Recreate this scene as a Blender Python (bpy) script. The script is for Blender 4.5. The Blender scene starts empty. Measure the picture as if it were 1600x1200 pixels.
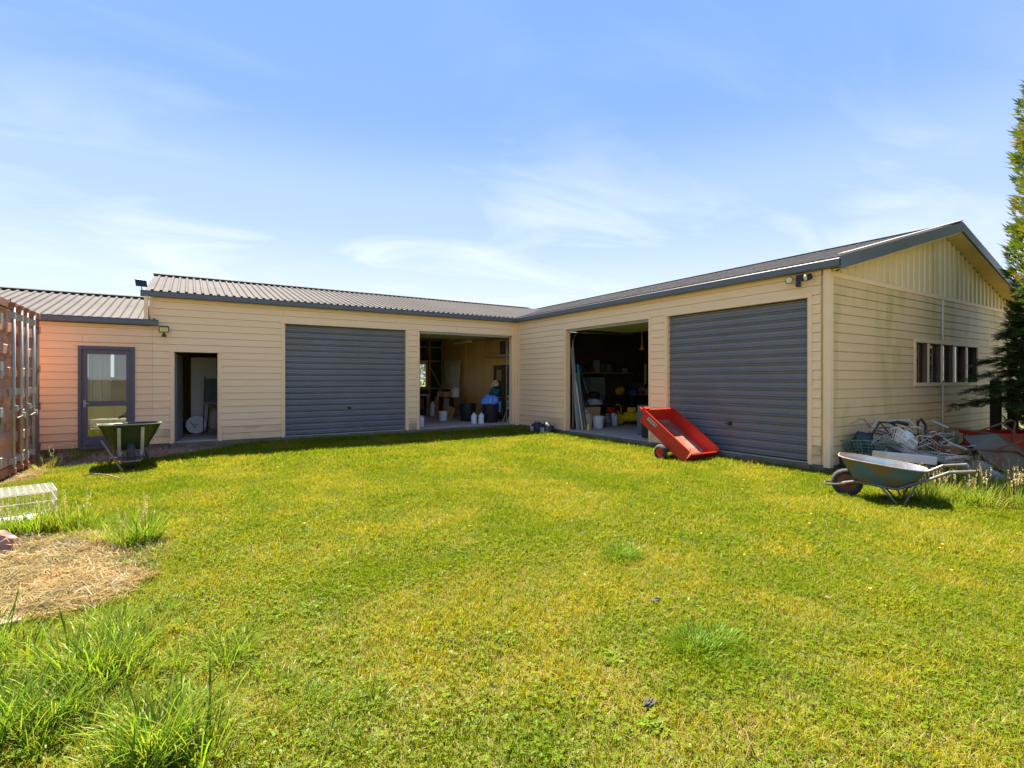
import bpy, math, random
from mathutils import Matrix, Vector, Euler, noise
R = math.radians
scene = bpy.context.scene
C = scene.collection
rnd = random.Random(11)

# ---------------------------------------------------------------- camera
cam = bpy.data.cameras.new('camera'); cam_o = bpy.data.objects.new('camera', cam); C.objects.link(cam_o)
cam.sensor_width = 36.0; cam.lens = 36.0 * 796 / 1600; cam.shift_y = -7 / 1600
cam.clip_start = 0.05; cam.clip_end = 3000
cam_o.location = (0, 0, 1.48); cam_o.rotation_euler = (R(90), 0, R(-32.3))
scene.camera = cam_o

# ---------------------------------------------------------------- sky, sun, exposure
SUN_EL = R(58); SUN_AZ = math.atan2(0.10, 0.995)
world = bpy.data.worlds.new('World'); scene.world = world; world.use_nodes = True
nt = world.node_tree; nt.nodes.clear()
def wn(t, **k):
    n = nt.nodes.new(t)
    for a, b in k.items(): setattr(n, a, b)
    return n
def wmath(op, a, b=None):
    n = wn('ShaderNodeMath', operation=op)
    for i, v in enumerate((a, b)):
        if v is None: continue
        if isinstance(v, (int, float)): n.inputs[i].default_value = v
        else: nt.links.new(v, n.inputs[i])
    return n.outputs[0]
sky = wn('ShaderNodeTexSky', sky_type='NISHITA', sun_disc=False)
sky.sun_elevation = SUN_EL; sky.sun_rotation = SUN_AZ
sky.altitude = 50; sky.air_density = 1.0; sky.dust_density = 0.35; sky.ozone_density = 2.2
tc = wn('ShaderNodeTexCoord')
sep = wn('ShaderNodeSeparateXYZ'); nt.links.new(tc.outputs['Generated'], sep.inputs[0])
# thin wind-drawn cirrus: noise on the cloud layer's plane (direction divided by height)
zc = wmath('MAXIMUM', sep.outputs[2], 0.03)
zz = wmath('ADD', zc, 0.12)
px_ = wmath('DIVIDE', sep.outputs[0], zz); py_ = wmath('DIVIDE', sep.outputs[1], zz)
cmb = wn('ShaderNodeCombineXYZ'); nt.links.new(px_, cmb.inputs[0]); nt.links.new(py_, cmb.inputs[1])
mp = wn('ShaderNodeMapping'); nt.links.new(cmb.outputs[0], mp.inputs[0])
mp.inputs['Rotation'].default_value = (0, 0, R(32)); mp.inputs['Scale'].default_value = (0.75, 1.45, 1); mp.inputs['Location'].default_value = (7.3, 2.2, 0)
n1 = wn('ShaderNodeTexNoise'); n1.inputs['Scale'].default_value = 1.15; n1.inputs['Detail'].default_value = 9; n1.inputs['Roughness'].default_value = 0.55; n1.inputs['Distortion'].default_value = 0.9
nt.links.new(mp.outputs[0], n1.inputs['Vector'])
cr = wn('ShaderNodeValToRGB'); cr.color_ramp.elements[0].position = 0.50; cr.color_ramp.elements[1].position = 0.82
cr.color_ramp.elements[0].color = (0, 0, 0, 1); cr.color_ramp.elements[1].color = (1, 1, 1, 1)
nt.links.new(n1.outputs['Fac'], cr.inputs[0])
hz = wn('ShaderNodeMapRange'); hz.inputs['From Min'].default_value = 0.0; hz.inputs['From Max'].default_value = 0.1
nt.links.new(sep.outputs[2], hz.inputs['Value'])
hi = wn('ShaderNodeMapRange'); hi.inputs['From Min'].default_value = 0.26; hi.inputs['From Max'].default_value = 0.48; hi.inputs['To Min'].default_value = 1.0; hi.inputs['To Max'].default_value = 0.22
nt.links.new(sep.outputs[2], hi.inputs['Value'])
cf = wmath('MULTIPLY', wmath('MULTIPLY', wmath('MULTIPLY', cr.outputs[0], hz.outputs[0]), hi.outputs[0]), 0.46)
gam = wn('ShaderNodeGamma'); gam.inputs[1].default_value = 0.10; nt.links.new(sky.outputs[0], gam.inputs[0])
elev = wn('ShaderNodeValToRGB'); er = elev.color_ramp; er.interpolation = 'EASE'
for p_, c_ in ((0.0, (.80, .855, .92)), (.14, (.72, .815, .96)), (.30, (.49, .645, 1.0)), (.47, (.285, .475, 1.0)), (.62, (.255, .45, 1.0)), (1.0, (.22, .42, .98))):
    e_ = er.elements[0] if p_ == 0.0 else er.elements[-1] if p_ == 1.0 else er.elements.new(p_)
    e_.color = (*c_, 1); e_.position = p_
nt.links.new(sep.outputs[2], elev.inputs[0])
mul = wn('ShaderNodeMix', data_type='RGBA', blend_type='MULTIPLY'); mul.inputs[0].default_value = 1
nt.links.new(gam.outputs[0], mul.inputs[6]); nt.links.new(elev.outputs[0], mul.inputs[7])
hsv = wn('ShaderNodeHueSaturation'); hsv.inputs['Value'].default_value = 1.72; nt.links.new(mul.outputs[2], hsv.inputs['Color'])
mx = wn('ShaderNodeMix', data_type='RGBA'); nt.links.new(cf, mx.inputs[0]); nt.links.new(hsv.outputs[0], mx.inputs[6]); mx.inputs[7].default_value = (2.3, 2.33, 2.38, 1)
bg = wn('ShaderNodeBackground'); bg.inputs['Strength'].default_value = 0.10
nt.links.new(mx.outputs[2], bg.inputs[0])
wo = wn('ShaderNodeOutputWorld'); nt.links.new(bg.outputs[0], wo.inputs[0])

sl = bpy.data.lights.new('sun', 'SUN'); sl.energy = 4.4; sl.angle = R(0.53); sl.color = (1.0, 0.92, 0.78)
so = bpy.data.objects.new('sun', sl); C.objects.link(so)
sdir = Vector((math.sin(SUN_AZ) * math.cos(SUN_EL), math.cos(SUN_AZ) * math.cos(SUN_EL), math.sin(SUN_EL)))
so.rotation_euler = (-sdir).to_track_quat('-Z', 'Y').to_euler(); so.location = sdir * 40
scene.view_settings.view_transform = 'Standard'; scene.view_settings.look = 'None'
scene.view_settings.exposure = 2.55; scene.view_settings.gamma = 1.0
scene.view_settings.use_curve_mapping = False
scene.render.resolution_x = 1024; scene.render.resolution_y = 768
if scene.render.engine == 'CYCLES' or True:
    scene.cycles.max_bounces = 8; scene.cycles.diffuse_bounces = 4; scene.cycles.transparent_max_bounces = 8

# ---------------------------------------------------------------- materials
MATS = {}
def mat(name, col, rough=0.6, col2=None, scale=3.0, amt=0.5, bump=0.0, bscale=40.0, metal=0.0, spec=0.4,
        stain=None, sscale=1.5, slo=0.55, shi=0.7, stretch=(1, 1, 1), detail=5, coat=0.0):
    if name in MATS: return MATS[name]
    m = bpy.data.materials.new(name); m.use_nodes = True; t = m.node_tree; L = t.links.new
    p = t.nodes['Principled BSDF']; p.inputs['Roughness'].default_value = rough; p.inputs['Metallic'].default_value = metal
    p.inputs['Specular IOR Level'].default_value = spec; p.inputs['Coat Weight'].default_value = coat
    g = t.nodes.new('ShaderNodeNewGeometry')
    mpn = t.nodes.new('ShaderNodeMapping'); mpn.inputs['Scale'].default_value = stretch; L(g.outputs['Position'], mpn.inputs[0])
    if col2 is None: col2 = tuple(c * 0.72 for c in col)
    n = t.nodes.new('ShaderNodeTexNoise'); n.inputs['Scale'].default_value = scale; n.inputs['Detail'].default_value = detail; n.inputs['Roughness'].default_value = 0.6
    L(mpn.outputs[0], n.inputs['Vector'])
    r = t.nodes.new('ShaderNodeMapRange'); r.inputs['From Min'].default_value = 0.35; r.inputs['From Max'].default_value = 0.68; r.inputs['To Max'].default_value = amt
    L(n.outputs['Fac'], r.inputs['Value'])
    x = t.nodes.new('ShaderNodeMix'); x.data_type = 'RGBA'; L(r.outputs[0], x.inputs[0]); x.inputs[6].default_value = (*col, 1); x.inputs[7].default_value = (*col2, 1)
    out = x.outputs[2]
    if stain:
        n2 = t.nodes.new('ShaderNodeTexNoise'); n2.inputs['Scale'].default_value = sscale; n2.inputs['Detail'].default_value = 8; n2.inputs['Roughness'].default_value = 0.65
        L(mpn.outputs[0], n2.inputs['Vector'])
        r2 = t.nodes.new('ShaderNodeMapRange'); r2.inputs['From Min'].default_value = slo; r2.inputs['From Max'].default_value = shi
        L(n2.outputs['Fac'], r2.inputs['Value'])
        x2 = t.nodes.new('ShaderNodeMix'); x2.data_type = 'RGBA'; L(r2.outputs[0], x2.inputs[0]); L(out, x2.inputs[6]); x2.inputs[7].default_value = (*stain, 1)
        out = x2.outputs[2]
    L(out, p.inputs['Base Color'])
    if bump:
        n3 = t.nodes.new('ShaderNodeTexNoise'); n3.inputs['Scale'].default_value = bscale; n3.inputs['Detail'].default_value = 4
        L(mpn.outputs[0], n3.inputs['Vector'])
        b = t.nodes.new('ShaderNodeBump'); b.inputs['Strength'].default_value = bump; b.inputs['Distance'].default_value = 0.01
        L(n3.outputs['Fac'], b.inputs['Height']); L(b.outputs[0], p.inputs['Normal'])
    MATS[name] = m
    return m

BEIGE = (0.89, 0.61, 0.34)
M_beige = mat('weatherboard_paint', BEIGE, 0.55, (0.84, 0.57, 0.31), 1.3, 0.7, 0.10, 60, stretch=(0.35, 0.35, 2.0))
M_pink = mat('annex_paint_bounce_tint', (0.88, 0.585, 0.325), 0.55, (0.82, 0.54, 0.295), 1.3, 0.7, 0.10, 60, stretch=(0.35, 0.35, 2.0))  # slightly pinker than the main boards: container's red bounce put into the colour
M_soiled = mat('soiled_weatherboard', (0.84, 0.56, 0.30), 0.6, (0.70, 0.46, 0.24), 1.3, 0.8, 0.1, 60, stretch=(.5, .5, 1.4), stain=(0.36, 0.25, 0.12), sscale=3.0, slo=.5, shi=.72)
M_psoiled = mat('soiled_annex_board', (0.84, 0.54, 0.30), 0.6, (0.70, 0.44, 0.24), 1.3, 0.8, 0.1, 60, stretch=(.5, .5, 1.4), stain=(0.38, 0.24, 0.13), sscale=3.0, slo=.5, shi=.72)  # real soiling over a base with the same bounce tint
M_trim = mat('trim_paint', (0.88, 0.61, 0.35), 0.5, (0.80, 0.54, 0.30), 2.5, 0.5)
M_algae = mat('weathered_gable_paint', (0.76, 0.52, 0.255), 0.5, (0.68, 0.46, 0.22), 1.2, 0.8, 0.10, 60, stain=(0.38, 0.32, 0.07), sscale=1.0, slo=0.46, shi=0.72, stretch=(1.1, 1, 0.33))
M_batten = mat('gable_sheet_paint', (0.76, 0.58, 0.31), 0.45, (0.70, 0.53, 0.27), 1.0, 0.8, stain=(0.28, 0.25, 0.08), sscale=1.0, slo=0.56, shi=0.9, stretch=(1.4, 1, 0.35))
M_fascia = mat('slate_grey_paint', (0.085, 0.092, 0.105), 0.38, (0.11, 0.115, 0.125), 3, 0.6, spec=0.5)
M_door = mat('slate_door_paint', (0.158, 0.158, 0.168), 0.33, (0.13, 0.13, 0.138), 1.4, 0.8, stain=(0.20, 0.19, 0.175), sscale=2.4, slo=0.58, shi=0.9, spec=0.5)
M_roof = mat('roof_metal', (0.118, 0.110, 0.104), 0.85, (0.098, 0.091, 0.086), 0.8, 0.8, metal=0.0, spec=0.02, stain=(0.058, 0.049, 0.043), sscale=2.2, slo=0.6, shi=0.8)
M_conc = mat('concrete', (0.50, 0.40, 0.29), 0.9, (0.38, 0.30, 0.21), 2.2, 0.9, 0.4, 50)
M_found = mat('mossy_concrete', (0.20, 0.17, 0.125), 0.95, (0.12, 0.10, 0.07), 5, 0.9, 0.5, 40, stain=(0.13, 0.12, 0.035), sscale=4, slo=0.5, shi=0.65)
M_purple = mat('purple_grey_paint', (0.105, 0.092, 0.118), 0.45, (0.088, 0.078, 0.10), 3, 0.6)
M_ply = mat('plywood', (0.80, 0.47, 0.18), 0.6, (0.70, 0.38, 0.13), 1.4, 0.9, stretch=(1, 1, 0.25))
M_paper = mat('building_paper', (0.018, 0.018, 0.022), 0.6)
M_stud = mat('pine_framing', (0.42, 0.26, 0.12), 0.7, (0.33, 0.19, 0.08), 4, 0.8, stretch=(1, 1, 0.3))
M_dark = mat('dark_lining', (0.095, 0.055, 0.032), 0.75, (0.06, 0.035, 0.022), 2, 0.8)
M_foil = mat('door_underside', (0.33, 0.34, 0.24), 0.5, (0.26, 0.27, 0.17), 3, 0.6)
M_white = mat('white_plastic', (0.72, 0.71, 0.68), 0.45, (0.60, 0.59, 0.55), 4, 0.5)
M_offwhite = mat('off_white_board', (0.62, 0.54, 0.42), 0.6, (0.5, 0.42, 0.31), 2, 0.6)
M_black = mat('black_plastic', (0.018, 0.018, 0.02), 0.5, (0.03, 0.03, 0.03), 5, 0.5)
M_rubber = mat('black_rubber', (0.022, 0.021, 0.02), 0.8, (0.05, 0.045, 0.04), 9, 0.7, 0.3, 60)
M_red = mat('red_enamel', (0.50, 0.030, 0.016), 0.4, (0.40, 0.022, 0.012), 3, 0.7, stain=(0.20, 0.07, 0.04), sscale=7, slo=0.56, shi=0.74, spec=0.4, bump=0.12, bscale=25)
M_galv = mat('galvanised_steel', (0.40, 0.385, 0.34), 0.5, (0.30, 0.275, 0.235), 7, 0.8, metal=0.2)
M_steel = mat('worn_steel', (0.20, 0.185, 0.165), 0.45, (0.11, 0.085, 0.065), 9, 0.9, metal=0.5)
M_rust = mat('rust', (0.17, 0.075, 0.035), 0.85, (0.09, 0.04, 0.022), 8, 0.9, 0.4, 70)
M_wood = mat('weathered_timber', (0.27, 0.19, 0.11), 0.8, (0.18, 0.12, 0.07), 5, 0.9, 0.3, 60)
M_card = mat('cardboard', (0.60, 0.38, 0.18), 0.85, (0.5, 0.3, 0.13), 3, 0.6)
M_yellow = mat('yellow_enamel', (0.62, 0.40, 0.015), 0.4, (0.52, 0.32, 0.01), 4, 0.6)
M_blue = mat('blue_cloth', (0.16, 0.34, 0.72), 0.9, (0.11, 0.26, 0.6), 6, 0.7, 0.3, 30)
M_teal = mat('teal_cloth', (0.03, 0.12, 0.16), 0.9)
M_greenwire = mat('green_wire', (0.09, 0.22, 0.15), 0.5)
M_whitewire = mat('white_coated_wire', (0.66, 0.62, 0.54), 0.5, (0.48, 0.42, 0.33), 8, 0.5)
M_brownwire = mat('rusty_wire', (0.30, 0.19, 0.10), 0.8, (0.16, 0.09, 0.05), 9, 0.9)

# ---------------------------------------------------------------- mesh helpers
WM = {}
def I4(): return Matrix.Identity(4)
def wm(o): return WM.get(o.name, I4())
def link(o, parent=None, M=None):
    """link an object whose world matrix is M, parented without moving it"""
    C.objects.link(o); M = M or I4(); WM[o.name] = M
    if parent:
        o.parent = parent; o.matrix_local = wm(parent).inverted() @ M
    else: o.matrix_world = M
    return o
def tag(o, label=None, cat=None, group=None, kind=None):
    if label: o['label'] = label
    if cat: o['category'] = cat
    if group: o['group'] = group
    if kind: o['kind'] = kind
    return o
def empty(name, loc, rz=0, label=None, cat=None, group=None, rot=None):
    o = bpy.data.objects.new(name, None); o.empty_display_size = 0.2
    M = Matrix.Translation(loc) @ (rot.to_matrix().to_4x4() if rot else Matrix.Rotation(rz, 4, 'Z'))
    link(o, None, M); return tag(o, label, cat, group)
class MB:
    def __init__(s): s.v = []; s.f = []
    def add(s, vs, fs, M=None):
        k = len(s.v); s.v += [tuple(M @ Vector(p)) if M else tuple(p) for p in vs]; s.f += [tuple(i + k for i in f) for f in fs]; return s
    def box(s, x0, x1, y0, y1, z0, z1, M=None):
        return s.add([(x0,y0,z0),(x1,y0,z0),(x1,y1,z0),(x0,y1,z0),(x0,y0,z1),(x1,y0,z1),(x1,y1,z1),(x0,y1,z1)],
                     [(0,3,2,1),(4,5,6,7),(0,1,5,4),(1,2,6,5),(2,3,7,6),(3,0,4,7)], M)
    def bar(s, a, b, w, h, up=(0,0,1)):
        a = Vector(a); b = Vector(b); d = (b - a).normalized(); u = Vector(up)
        sd = d.cross(u)
        if sd.length < 1e-4: sd = d.cross(Vector((1,0,0)))
        sd.normalize(); u = sd.cross(d)
        vs = [p + sd * (i * w / 2) + u * (j * h / 2) for p in (a, b) for i, j in ((-1,-1),(1,-1),(1,1),(-1,1))]
        return s.add(vs, [(0,1,2,3),(7,6,5,4),(0,4,5,1),(1,5,6,2),(2,6,7,3),(3,7,4,0)])
    def tube(s, pts, r, n=6, closed=False):
        pts = [Vector(p) for p in pts]; m = len(pts); k = len(s.v)
        for i, p in enumerate(pts):
            a = pts[i - 1] if (i or closed) else p; b = pts[(i + 1) % m] if (i < m - 1 or closed) else p
            d = (b - a).normalized(); u = Vector((0,0,1)) if abs(d.z) < 0.92 else Vector((1,0,0))
            e = d.cross(u).normalized(); g = e.cross(d); rr = r[i] if isinstance(r, (list, tuple)) else r
            for j in range(n):
                t = 2 * math.pi * j / n; s.v.append(tuple(p + (e * math.cos(t) + g * math.sin(t)) * rr))
        for i in range(m if closed else m - 1):
            for j in range(n):
                a = k + i * n; b = k + ((i + 1) % m) * n
                s.f.append((a + j, a + (j + 1) % n, b + (j + 1) % n, b + j))
        if not closed: s.f.append(tuple(k + j for j in reversed(range(n)))); s.f.append(tuple(k + (m - 1) * n + j for j in range(n)))
        return s
    def lathe(s, prof, n=16, M=None):
        vs = [(r * math.cos(2*math.pi*j/n), r * math.sin(2*math.pi*j/n), z) for r, z in prof for j in range(n)]
        fs = [(i*n+j, i*n+(j+1)%n, (i+1)*n+(j+1)%n, (i+1)*n+j) for i in range(len(prof)-1) for j in range(n)]
        fs.append(tuple(reversed(range(n)))); fs.append(tuple((len(prof)-1)*n+j for j in range(n)))
        return s.add(vs, fs, M)
    def extrude(s, poly, a, b, M=None):
        """poly: list of (u,w) -> extruded along x from a to b with (y,z)=(u,w)"""
        n = len(poly)
        vs = [(a, u, w) for u, w in poly] + [(b, u, w) for u, w in poly]
        fs = [(i, (i+1)%n, n+(i+1)%n, n+i) for i in range(n)] + [tuple(reversed(range(n))), tuple(range(n, 2*n))]
        return s.add(vs, fs, M)
    def mesh(s, name, m=None, smooth=False):
        me = bpy.data.meshes.new(name); me.from_pydata(s.v, [], s.f); me.update()
        if m: me.materials.append(m)
        if smooth: me.polygons.foreach_set('use_smooth', [True] * len(me.polygons))
        return me
    def build(s, name, m, parent=None, smooth=False, local=False, bevel=0, M=None):
        """vertices are world coordinates unless local=True (then in the parent's frame)"""
        o = bpy.data.objects.new(name, s.mesh(name, m, smooth))
        if local: M = wm(parent) @ (M or I4())
        link(o, parent, M)
        if smooth and hasattr(o.data, 'set_sharp_from_angle'): o.data.set_sharp_from_angle(angle=R(40))
        if bevel:
            b = o.modifiers.new('bevel', 'BEVEL'); b.width = bevel; b.segments = 2; b.limit_method = 'ANGLE'
        return o
def inst(name, me, parent, M):
    o = bpy.data.objects.new(name, me); return link(o, parent, M)
def TR(x, y, z): return Matrix.Translation((x, y, z))
def RZ(a): return Matrix.Rotation(a, 4, 'Z')
def RX(a): return Matrix.Rotation(a, 4, 'X')
def RY(a): return Matrix.Rotation(a, 4, 'Y')
def SC(x, y, z): return Matrix.Diagonal((x, y, z, 1))
# ================================================================ the ground
def smooth_h(x, y):
    return 0.018 * noise.noise(Vector((x * 0.7, y * 0.7, 3))) + 0.01 * noise.noise(Vector((x * 2.1, y * 2.1, 9)))
def grid_mesh(name, x0, x1, y0, y1, st, hf, m):
    nx = int((x1 - x0) / st) + 1; ny = int((y1 - y0) / st) + 1
    v = [(x0 + i * st, y0 + j * st, hf(x0 + i * st, y0 + j * st)) for j in range(ny) for i in range(nx)]
    f = [(j*nx+i, j*nx+i+1, (j+1)*nx+i+1, (j+1)*nx+i) for j in range(ny-1) for i in range(nx-1)]
    b = MB(); b.v = v; b.f = f
    return b.build(name, m, smooth=True)
M_soil = mat('lawn_soil', (0.115, 0.105, 0.022), 0.95, (0.075, 0.06, 0.022), 3, 0.9, 0.6, 60)
M_field = mat('field_grass', (0.12, 0.13, 0.03), 0.95, (0.09, 0.10, 0.02), 0.4, 0.9)
fb = MB(); 
S = 900
fb.add([(-S,-S,-0.045),(S,-S,-0.045),(S,S,-0.045),(-S,S,-0.045)], [(0,1,2,3)])
tag(fb.build('ground', M_field), kind='structure')
tag(grid_mesh('lawn', -9.0, 22.0, -9.0, 24.0, 0.25, smooth_h, M_soil), kind='structure')

def inpoly(x, y, P):
    c = False; j = len(P) - 1
    for i in range(len(P)):
        if (P[i][1] > y) != (P[j][1] > y) and x < (P[j][0]-P[i][0]) * (y-P[i][1]) / (P[j][1]-P[i][1]) + P[i][0]: c = not c
        j = i
    return c
HAY = [(-3.2,6.35),(-1.6,6.35),(-1.0,6.22),(-0.62,6.0),(-0.36,5.55),(-0.24,5.0),(-0.36,4.5),(-0.55,4.2),(-0.95,4.2),(-1.4,4.15),(-3.2,4.0)]
DIRT = [(-2.3,12.98),(-2.4,11.3),(-1.6,11.25),(-0.9,11.45),(-0.2,11.75),(0.35,12.25),(0.9,12.75),(1.1,13.0)]
CDIRT = [(-2.3,9.6),(-1.98,9.6),(-1.93,10.6),(-1.98,11.4),(-2.3,11.5)]
def sheet(name, P, z, m, st=0.12, jit=0.07):
    xs = [p[0] for p in P]; ys = [p[1] for p in P]; b = MB(); idx = {}
    x0, y0 = min(xs) - st, min(ys) - st
    nx = int((max(xs) - x0) / st) + 3; ny = int((max(ys) - y0) / st) + 3
    def vid(i, j):
        if (i, j) not in idx:
            x = x0 + i * st; y = y0 + j * st; n = noise.noise_vector(Vector((x * 5, y * 5, z * 90))) * jit
            y2 = min(y + n.y, 13.02); idx[(i, j)] = len(b.v); b.v.append((x + n.x, y2, smooth_h(x, y) + z + 0.008 * abs(n.z) / jit))
        return idx[(i, j)]
    for i in range(nx):
        for j in range(ny):
            cx, cy = x0 + (i + .5) * st, y0 + (j + .5) * st
            if inpoly(cx, cy, P): b.f.append((vid(i,j), vid(i+1,j), vid(i+1,j+1), vid(i,j+1)))
    return tag(b.build(name, m, smooth=True), kind='structure')
M_haybed = mat('trampled_straw', (0.19, 0.135, 0.055), 0.95, (0.11, 0.075, 0.032), 7, 0.9, 0.8, 60)
M_dirt = mat('bark_dirt', (0.50, 0.32, 0.21), 0.95, (0.30, 0.18, 0.115), 8, 0.9, 0.8, 45)
sheet('straw_patch', HAY, 0.012, M_haybed)
sheet('bare_earth', DIRT, 0.012, M_dirt)
sheet('dry_verge', CDIRT, 0.012, M_haybed)

# ================================================================ the shed
YL, XR, YG = 13.05, 8.44, 4.09
ZB, ZS = 0.13, 0.14
shed = empty('workshop_shed', (XR, YL, 0), 0, 'long L-shaped cream weatherboard workshop shed with ribbed metal roof and slate doors', 'shed')
PITCH = 0.15
bp = [(0.004, 0), (-0.026, 0), (-0.027, 0.010), (-0.016, 0.143), (0.004, 0.143)]
board_me = {k: MB().extrude(bp, 0, 1).mesh('weatherboard', m) for k, m in (('b', M_beige), ('p', M_pink), ('a', M_algae), ('b0', M_soiled), ('p0', M_psoiled), ('a0', M_algae))}
def wall(name, face, u0, u1, z0, z1, opens, key='b', mback=M_beige, th=0.1, seams=(), top=None):
    """face 'L': plane y=YL facing -y, 'R': plane x=XR facing -x, 'G': plane y=YG facing -y"""
    us = sorted(set([u0, u1] + [c for o in opens for c in o[:2] if u0 < c < u1]))
    b = MB()
    def bx(a, c, e, g):
        if g - e < 1e-3: return
        if face == 'L': b.box(a, c, YL, YL + th, e, g)
        elif face == 'G': b.box(a, c, YG, YG + th, e, g)
        else: b.box(XR, XR + th, a, c, e, g)
    for a, c in zip(us, us[1:]):
        mid = (a + c) / 2; cut = sorted([o[2:] for o in opens if o[0] < mid < o[1]])
        e = z0
        for q in cut: bx(a, c, e, q[0]); e = max(e, q[1])
        bx(a, c, e, z1)
    w = b.build(name, mback, shed)
    row = 0; z = z0
    while z < z1 - 0.04:
        h = min(PITCH, z1 - z); iv = [(u0, u1)]
        for o in opens:
            oz0, oz1 = o[2] - 0.0, o[3]
            if min(z + h, oz1) - max(z, oz0) > 0.02:
                nv = []
                for a, c in iv:
                    if o[0] > a: nv.append((a, min(c, o[0])))
                    if o[1] < c: nv.append((max(a, o[1]), c))
                iv = [q for q in nv if q[1] - q[0] > 0.03]
        cutsz = [o[3] for o in opens if z < o[3] < z + h - 0.005]
        for sm in seams:
            iv = [r for a, c in iv for r in (((a, sm), (sm, c)) if a < sm < c else ((a, c),))]
        cutl = []
        for a, c in iv:
            while c - a > 4.6:
                w_ = rnd.uniform(2.4, 4.4); cutl.append((a, a + w_)); a += w_
            cutl.append((a, c))
        iv = cutl
        for a, c in iv:
            jy = rnd.uniform(-0.0015, 0.0015)
            a2, c2 = a + 0.002, c - 0.002; sz = (h - 0.001) / PITCH
            if face == 'L': M = TR(a2, YL + jy, z) @ SC(c2 - a2, 1, sz)
            elif face == 'G': M = TR(a2, YG + jy, z) @ SC(c2 - a2, 1, sz)
            else: M = TR(XR + jy, c2, z) @ RZ(R(-90)) @ SC(c2 - a2, 1, sz)
            inst('weatherboard', board_me[key + ('0' if row < 2 else '')], w, M)
        z += PITCH; row += 1
    return w
# openings (u0,u1,z0,z1) in each wall plane
O_pd = (-1.86, -0.96, 0.0, 2.15); O_sd = (-0.30, 0.54, 0.0, 2.07); O_g1 = (1.88, 4.90, 0.0, 2.80); O_b1 = (5.25, 8.25, 0.0, 2.80)
O_b2 = (7.75, 10.68, 0.0, 2.80); O_g2 = (4.38, 7.27, 0.0, 2.80); O_w = (11.57, 14.88, 1.40, 2.21)
wallA = wall('wall', 'L', -8.0, -0.66, ZB, 2.60, [O_pd], 'p', M_pink)
wallB = wall('wall', 'L', -0.66, XR, ZB, 3.24, [O_sd, O_g1, O_b1])
wallC = wall('wall', 'R', YG + 0.1, YL, ZB, 3.24, [O_g2, O_b2])
wallG = wall('wall', 'G', XR, 17.8, ZB, 3.13, [O_w], 'a', M_algae, seams=(12.9,))
# the other walls of the shed (plain, outside the picture or seen from inside)
def slab(name, m, *bx, parent=shed):
    b = MB(); b.box(*bx); return b.build(name, m, parent)
b = MB()   # gable triangle backing
b.add([(XR, YG + 0.02, 3.13), (17.8, YG + 0.02, 3.13), (13.12, YG + 0.02, 4.42), (XR, YG + 0.1, 3.13), (17.8, YG + 0.1, 3.13), (13.12, YG + 0.1, 4.42)],
      [(0,1,2), (5,4,3), (0,3,4,1), (1,4,5,2), (2,5,3,0)])
gtri = b.build('gable', M_batten, shed)
# gable ribs, each its own batten
rib_me = MB().add([(-.05,0,0),(-.03,-.020,0),(.03,-.020,0),(.05,0,0),(-.05,0,1),(-.03,-.020,1),(.03,-.020,1),(.05,0,1)],
                  [(0,1,5,4),(1,2,6,5),(2,3,7,6),(0,3,2,1),(4,5,6,7)]).mesh('batten', M_batten)
x = XR + 0.20
while x < 17.75:
    top = 3.22 + (min(x - XR, 17.8 - x)) * 0.268 - 0.03
    if top - 3.17 > 0.03: inst('batten', rib_me, gtri, TR(x, YG + 0.018, 3.17) @ SC(1, 1, top - 3.17))
    x += 0.25
slab('gable_trim', M_trim, XR - 0.02, 17.82, YG - 0.035, YG + 0.01, 3.095, 3.165)
# back, east and annex walls, with their windows; the bay opening widened unseen for more light
b = MB()
for r in ((-8, -2.9, 0, 2.6), (-2.9, -1.85, 0, 1.5), (-2.9, -1.85, 2.3, 2.6), (-1.85, -0.66, 0, 2.6), (-0.66, 5.0, 0, 3.2), (5.0, 8.05, 0, 1.15), (5.0, 8.05, 2.15, 3.2), (8.05, 17.8, 0, 3.2)): b.box(r[0], r[1], 19.1, 19.2, r[2], r[3])
b.build('wall', M_beige, shed)
b = MB()
for r in ((4.2, 5.5, 0, 3.2), (5.5, 6.75, 0, 1.15), (5.5, 6.75, 2.05, 3.2), (6.75, 19.1, 0, 3.2)): b.box(17.7, 17.8, r[0], r[1], r[2], r[3])
b.build('wall', M_beige, shed)
slab('wall', M_pink, -8.1, -8.0, 13.05, 19.2, 0, 2.6)
# inner linings and partitions
slab('partition', M_ply, 8.70, 8.76, 13.27, 19.09, ZS, 3.04)
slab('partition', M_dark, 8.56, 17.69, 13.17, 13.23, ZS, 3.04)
slab('partition', M_ply, 1.55, 1.61, 13.16, 19.09, ZS, 3.04)
slab('partition', M_ply, -0.72, -0.66, 13.16, 19.09, ZS, 3.04)
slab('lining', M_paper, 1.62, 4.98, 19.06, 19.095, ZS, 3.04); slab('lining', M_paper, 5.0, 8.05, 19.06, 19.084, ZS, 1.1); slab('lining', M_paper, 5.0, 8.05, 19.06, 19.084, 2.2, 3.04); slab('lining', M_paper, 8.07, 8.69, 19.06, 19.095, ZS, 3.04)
slab('lining', M_dark, 17.64, 17.69, 6.9, 13.16, ZS, 3.04)
for xx in (3.2, 4.1, 4.93, 8.08, 8.62):
    slab('stud', M_stud, xx, xx + 0.05, 18.96, 19.055, ZS, 3.03)
for zz_ in (1.1, 2.2, 2.75): slab('stud', M_stud, 5.95, 8.66 if zz_ != 9 else 7.1, 18.97, 19.05, zz_, zz_ + 0.045) if zz_ != 9 else None
b = MB(); b.bar((8.12, 19.0, 2.0), (8.6, 19.0, 1.15), 0.05, 0.04); b.build('brace', M_stud, shed)
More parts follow.
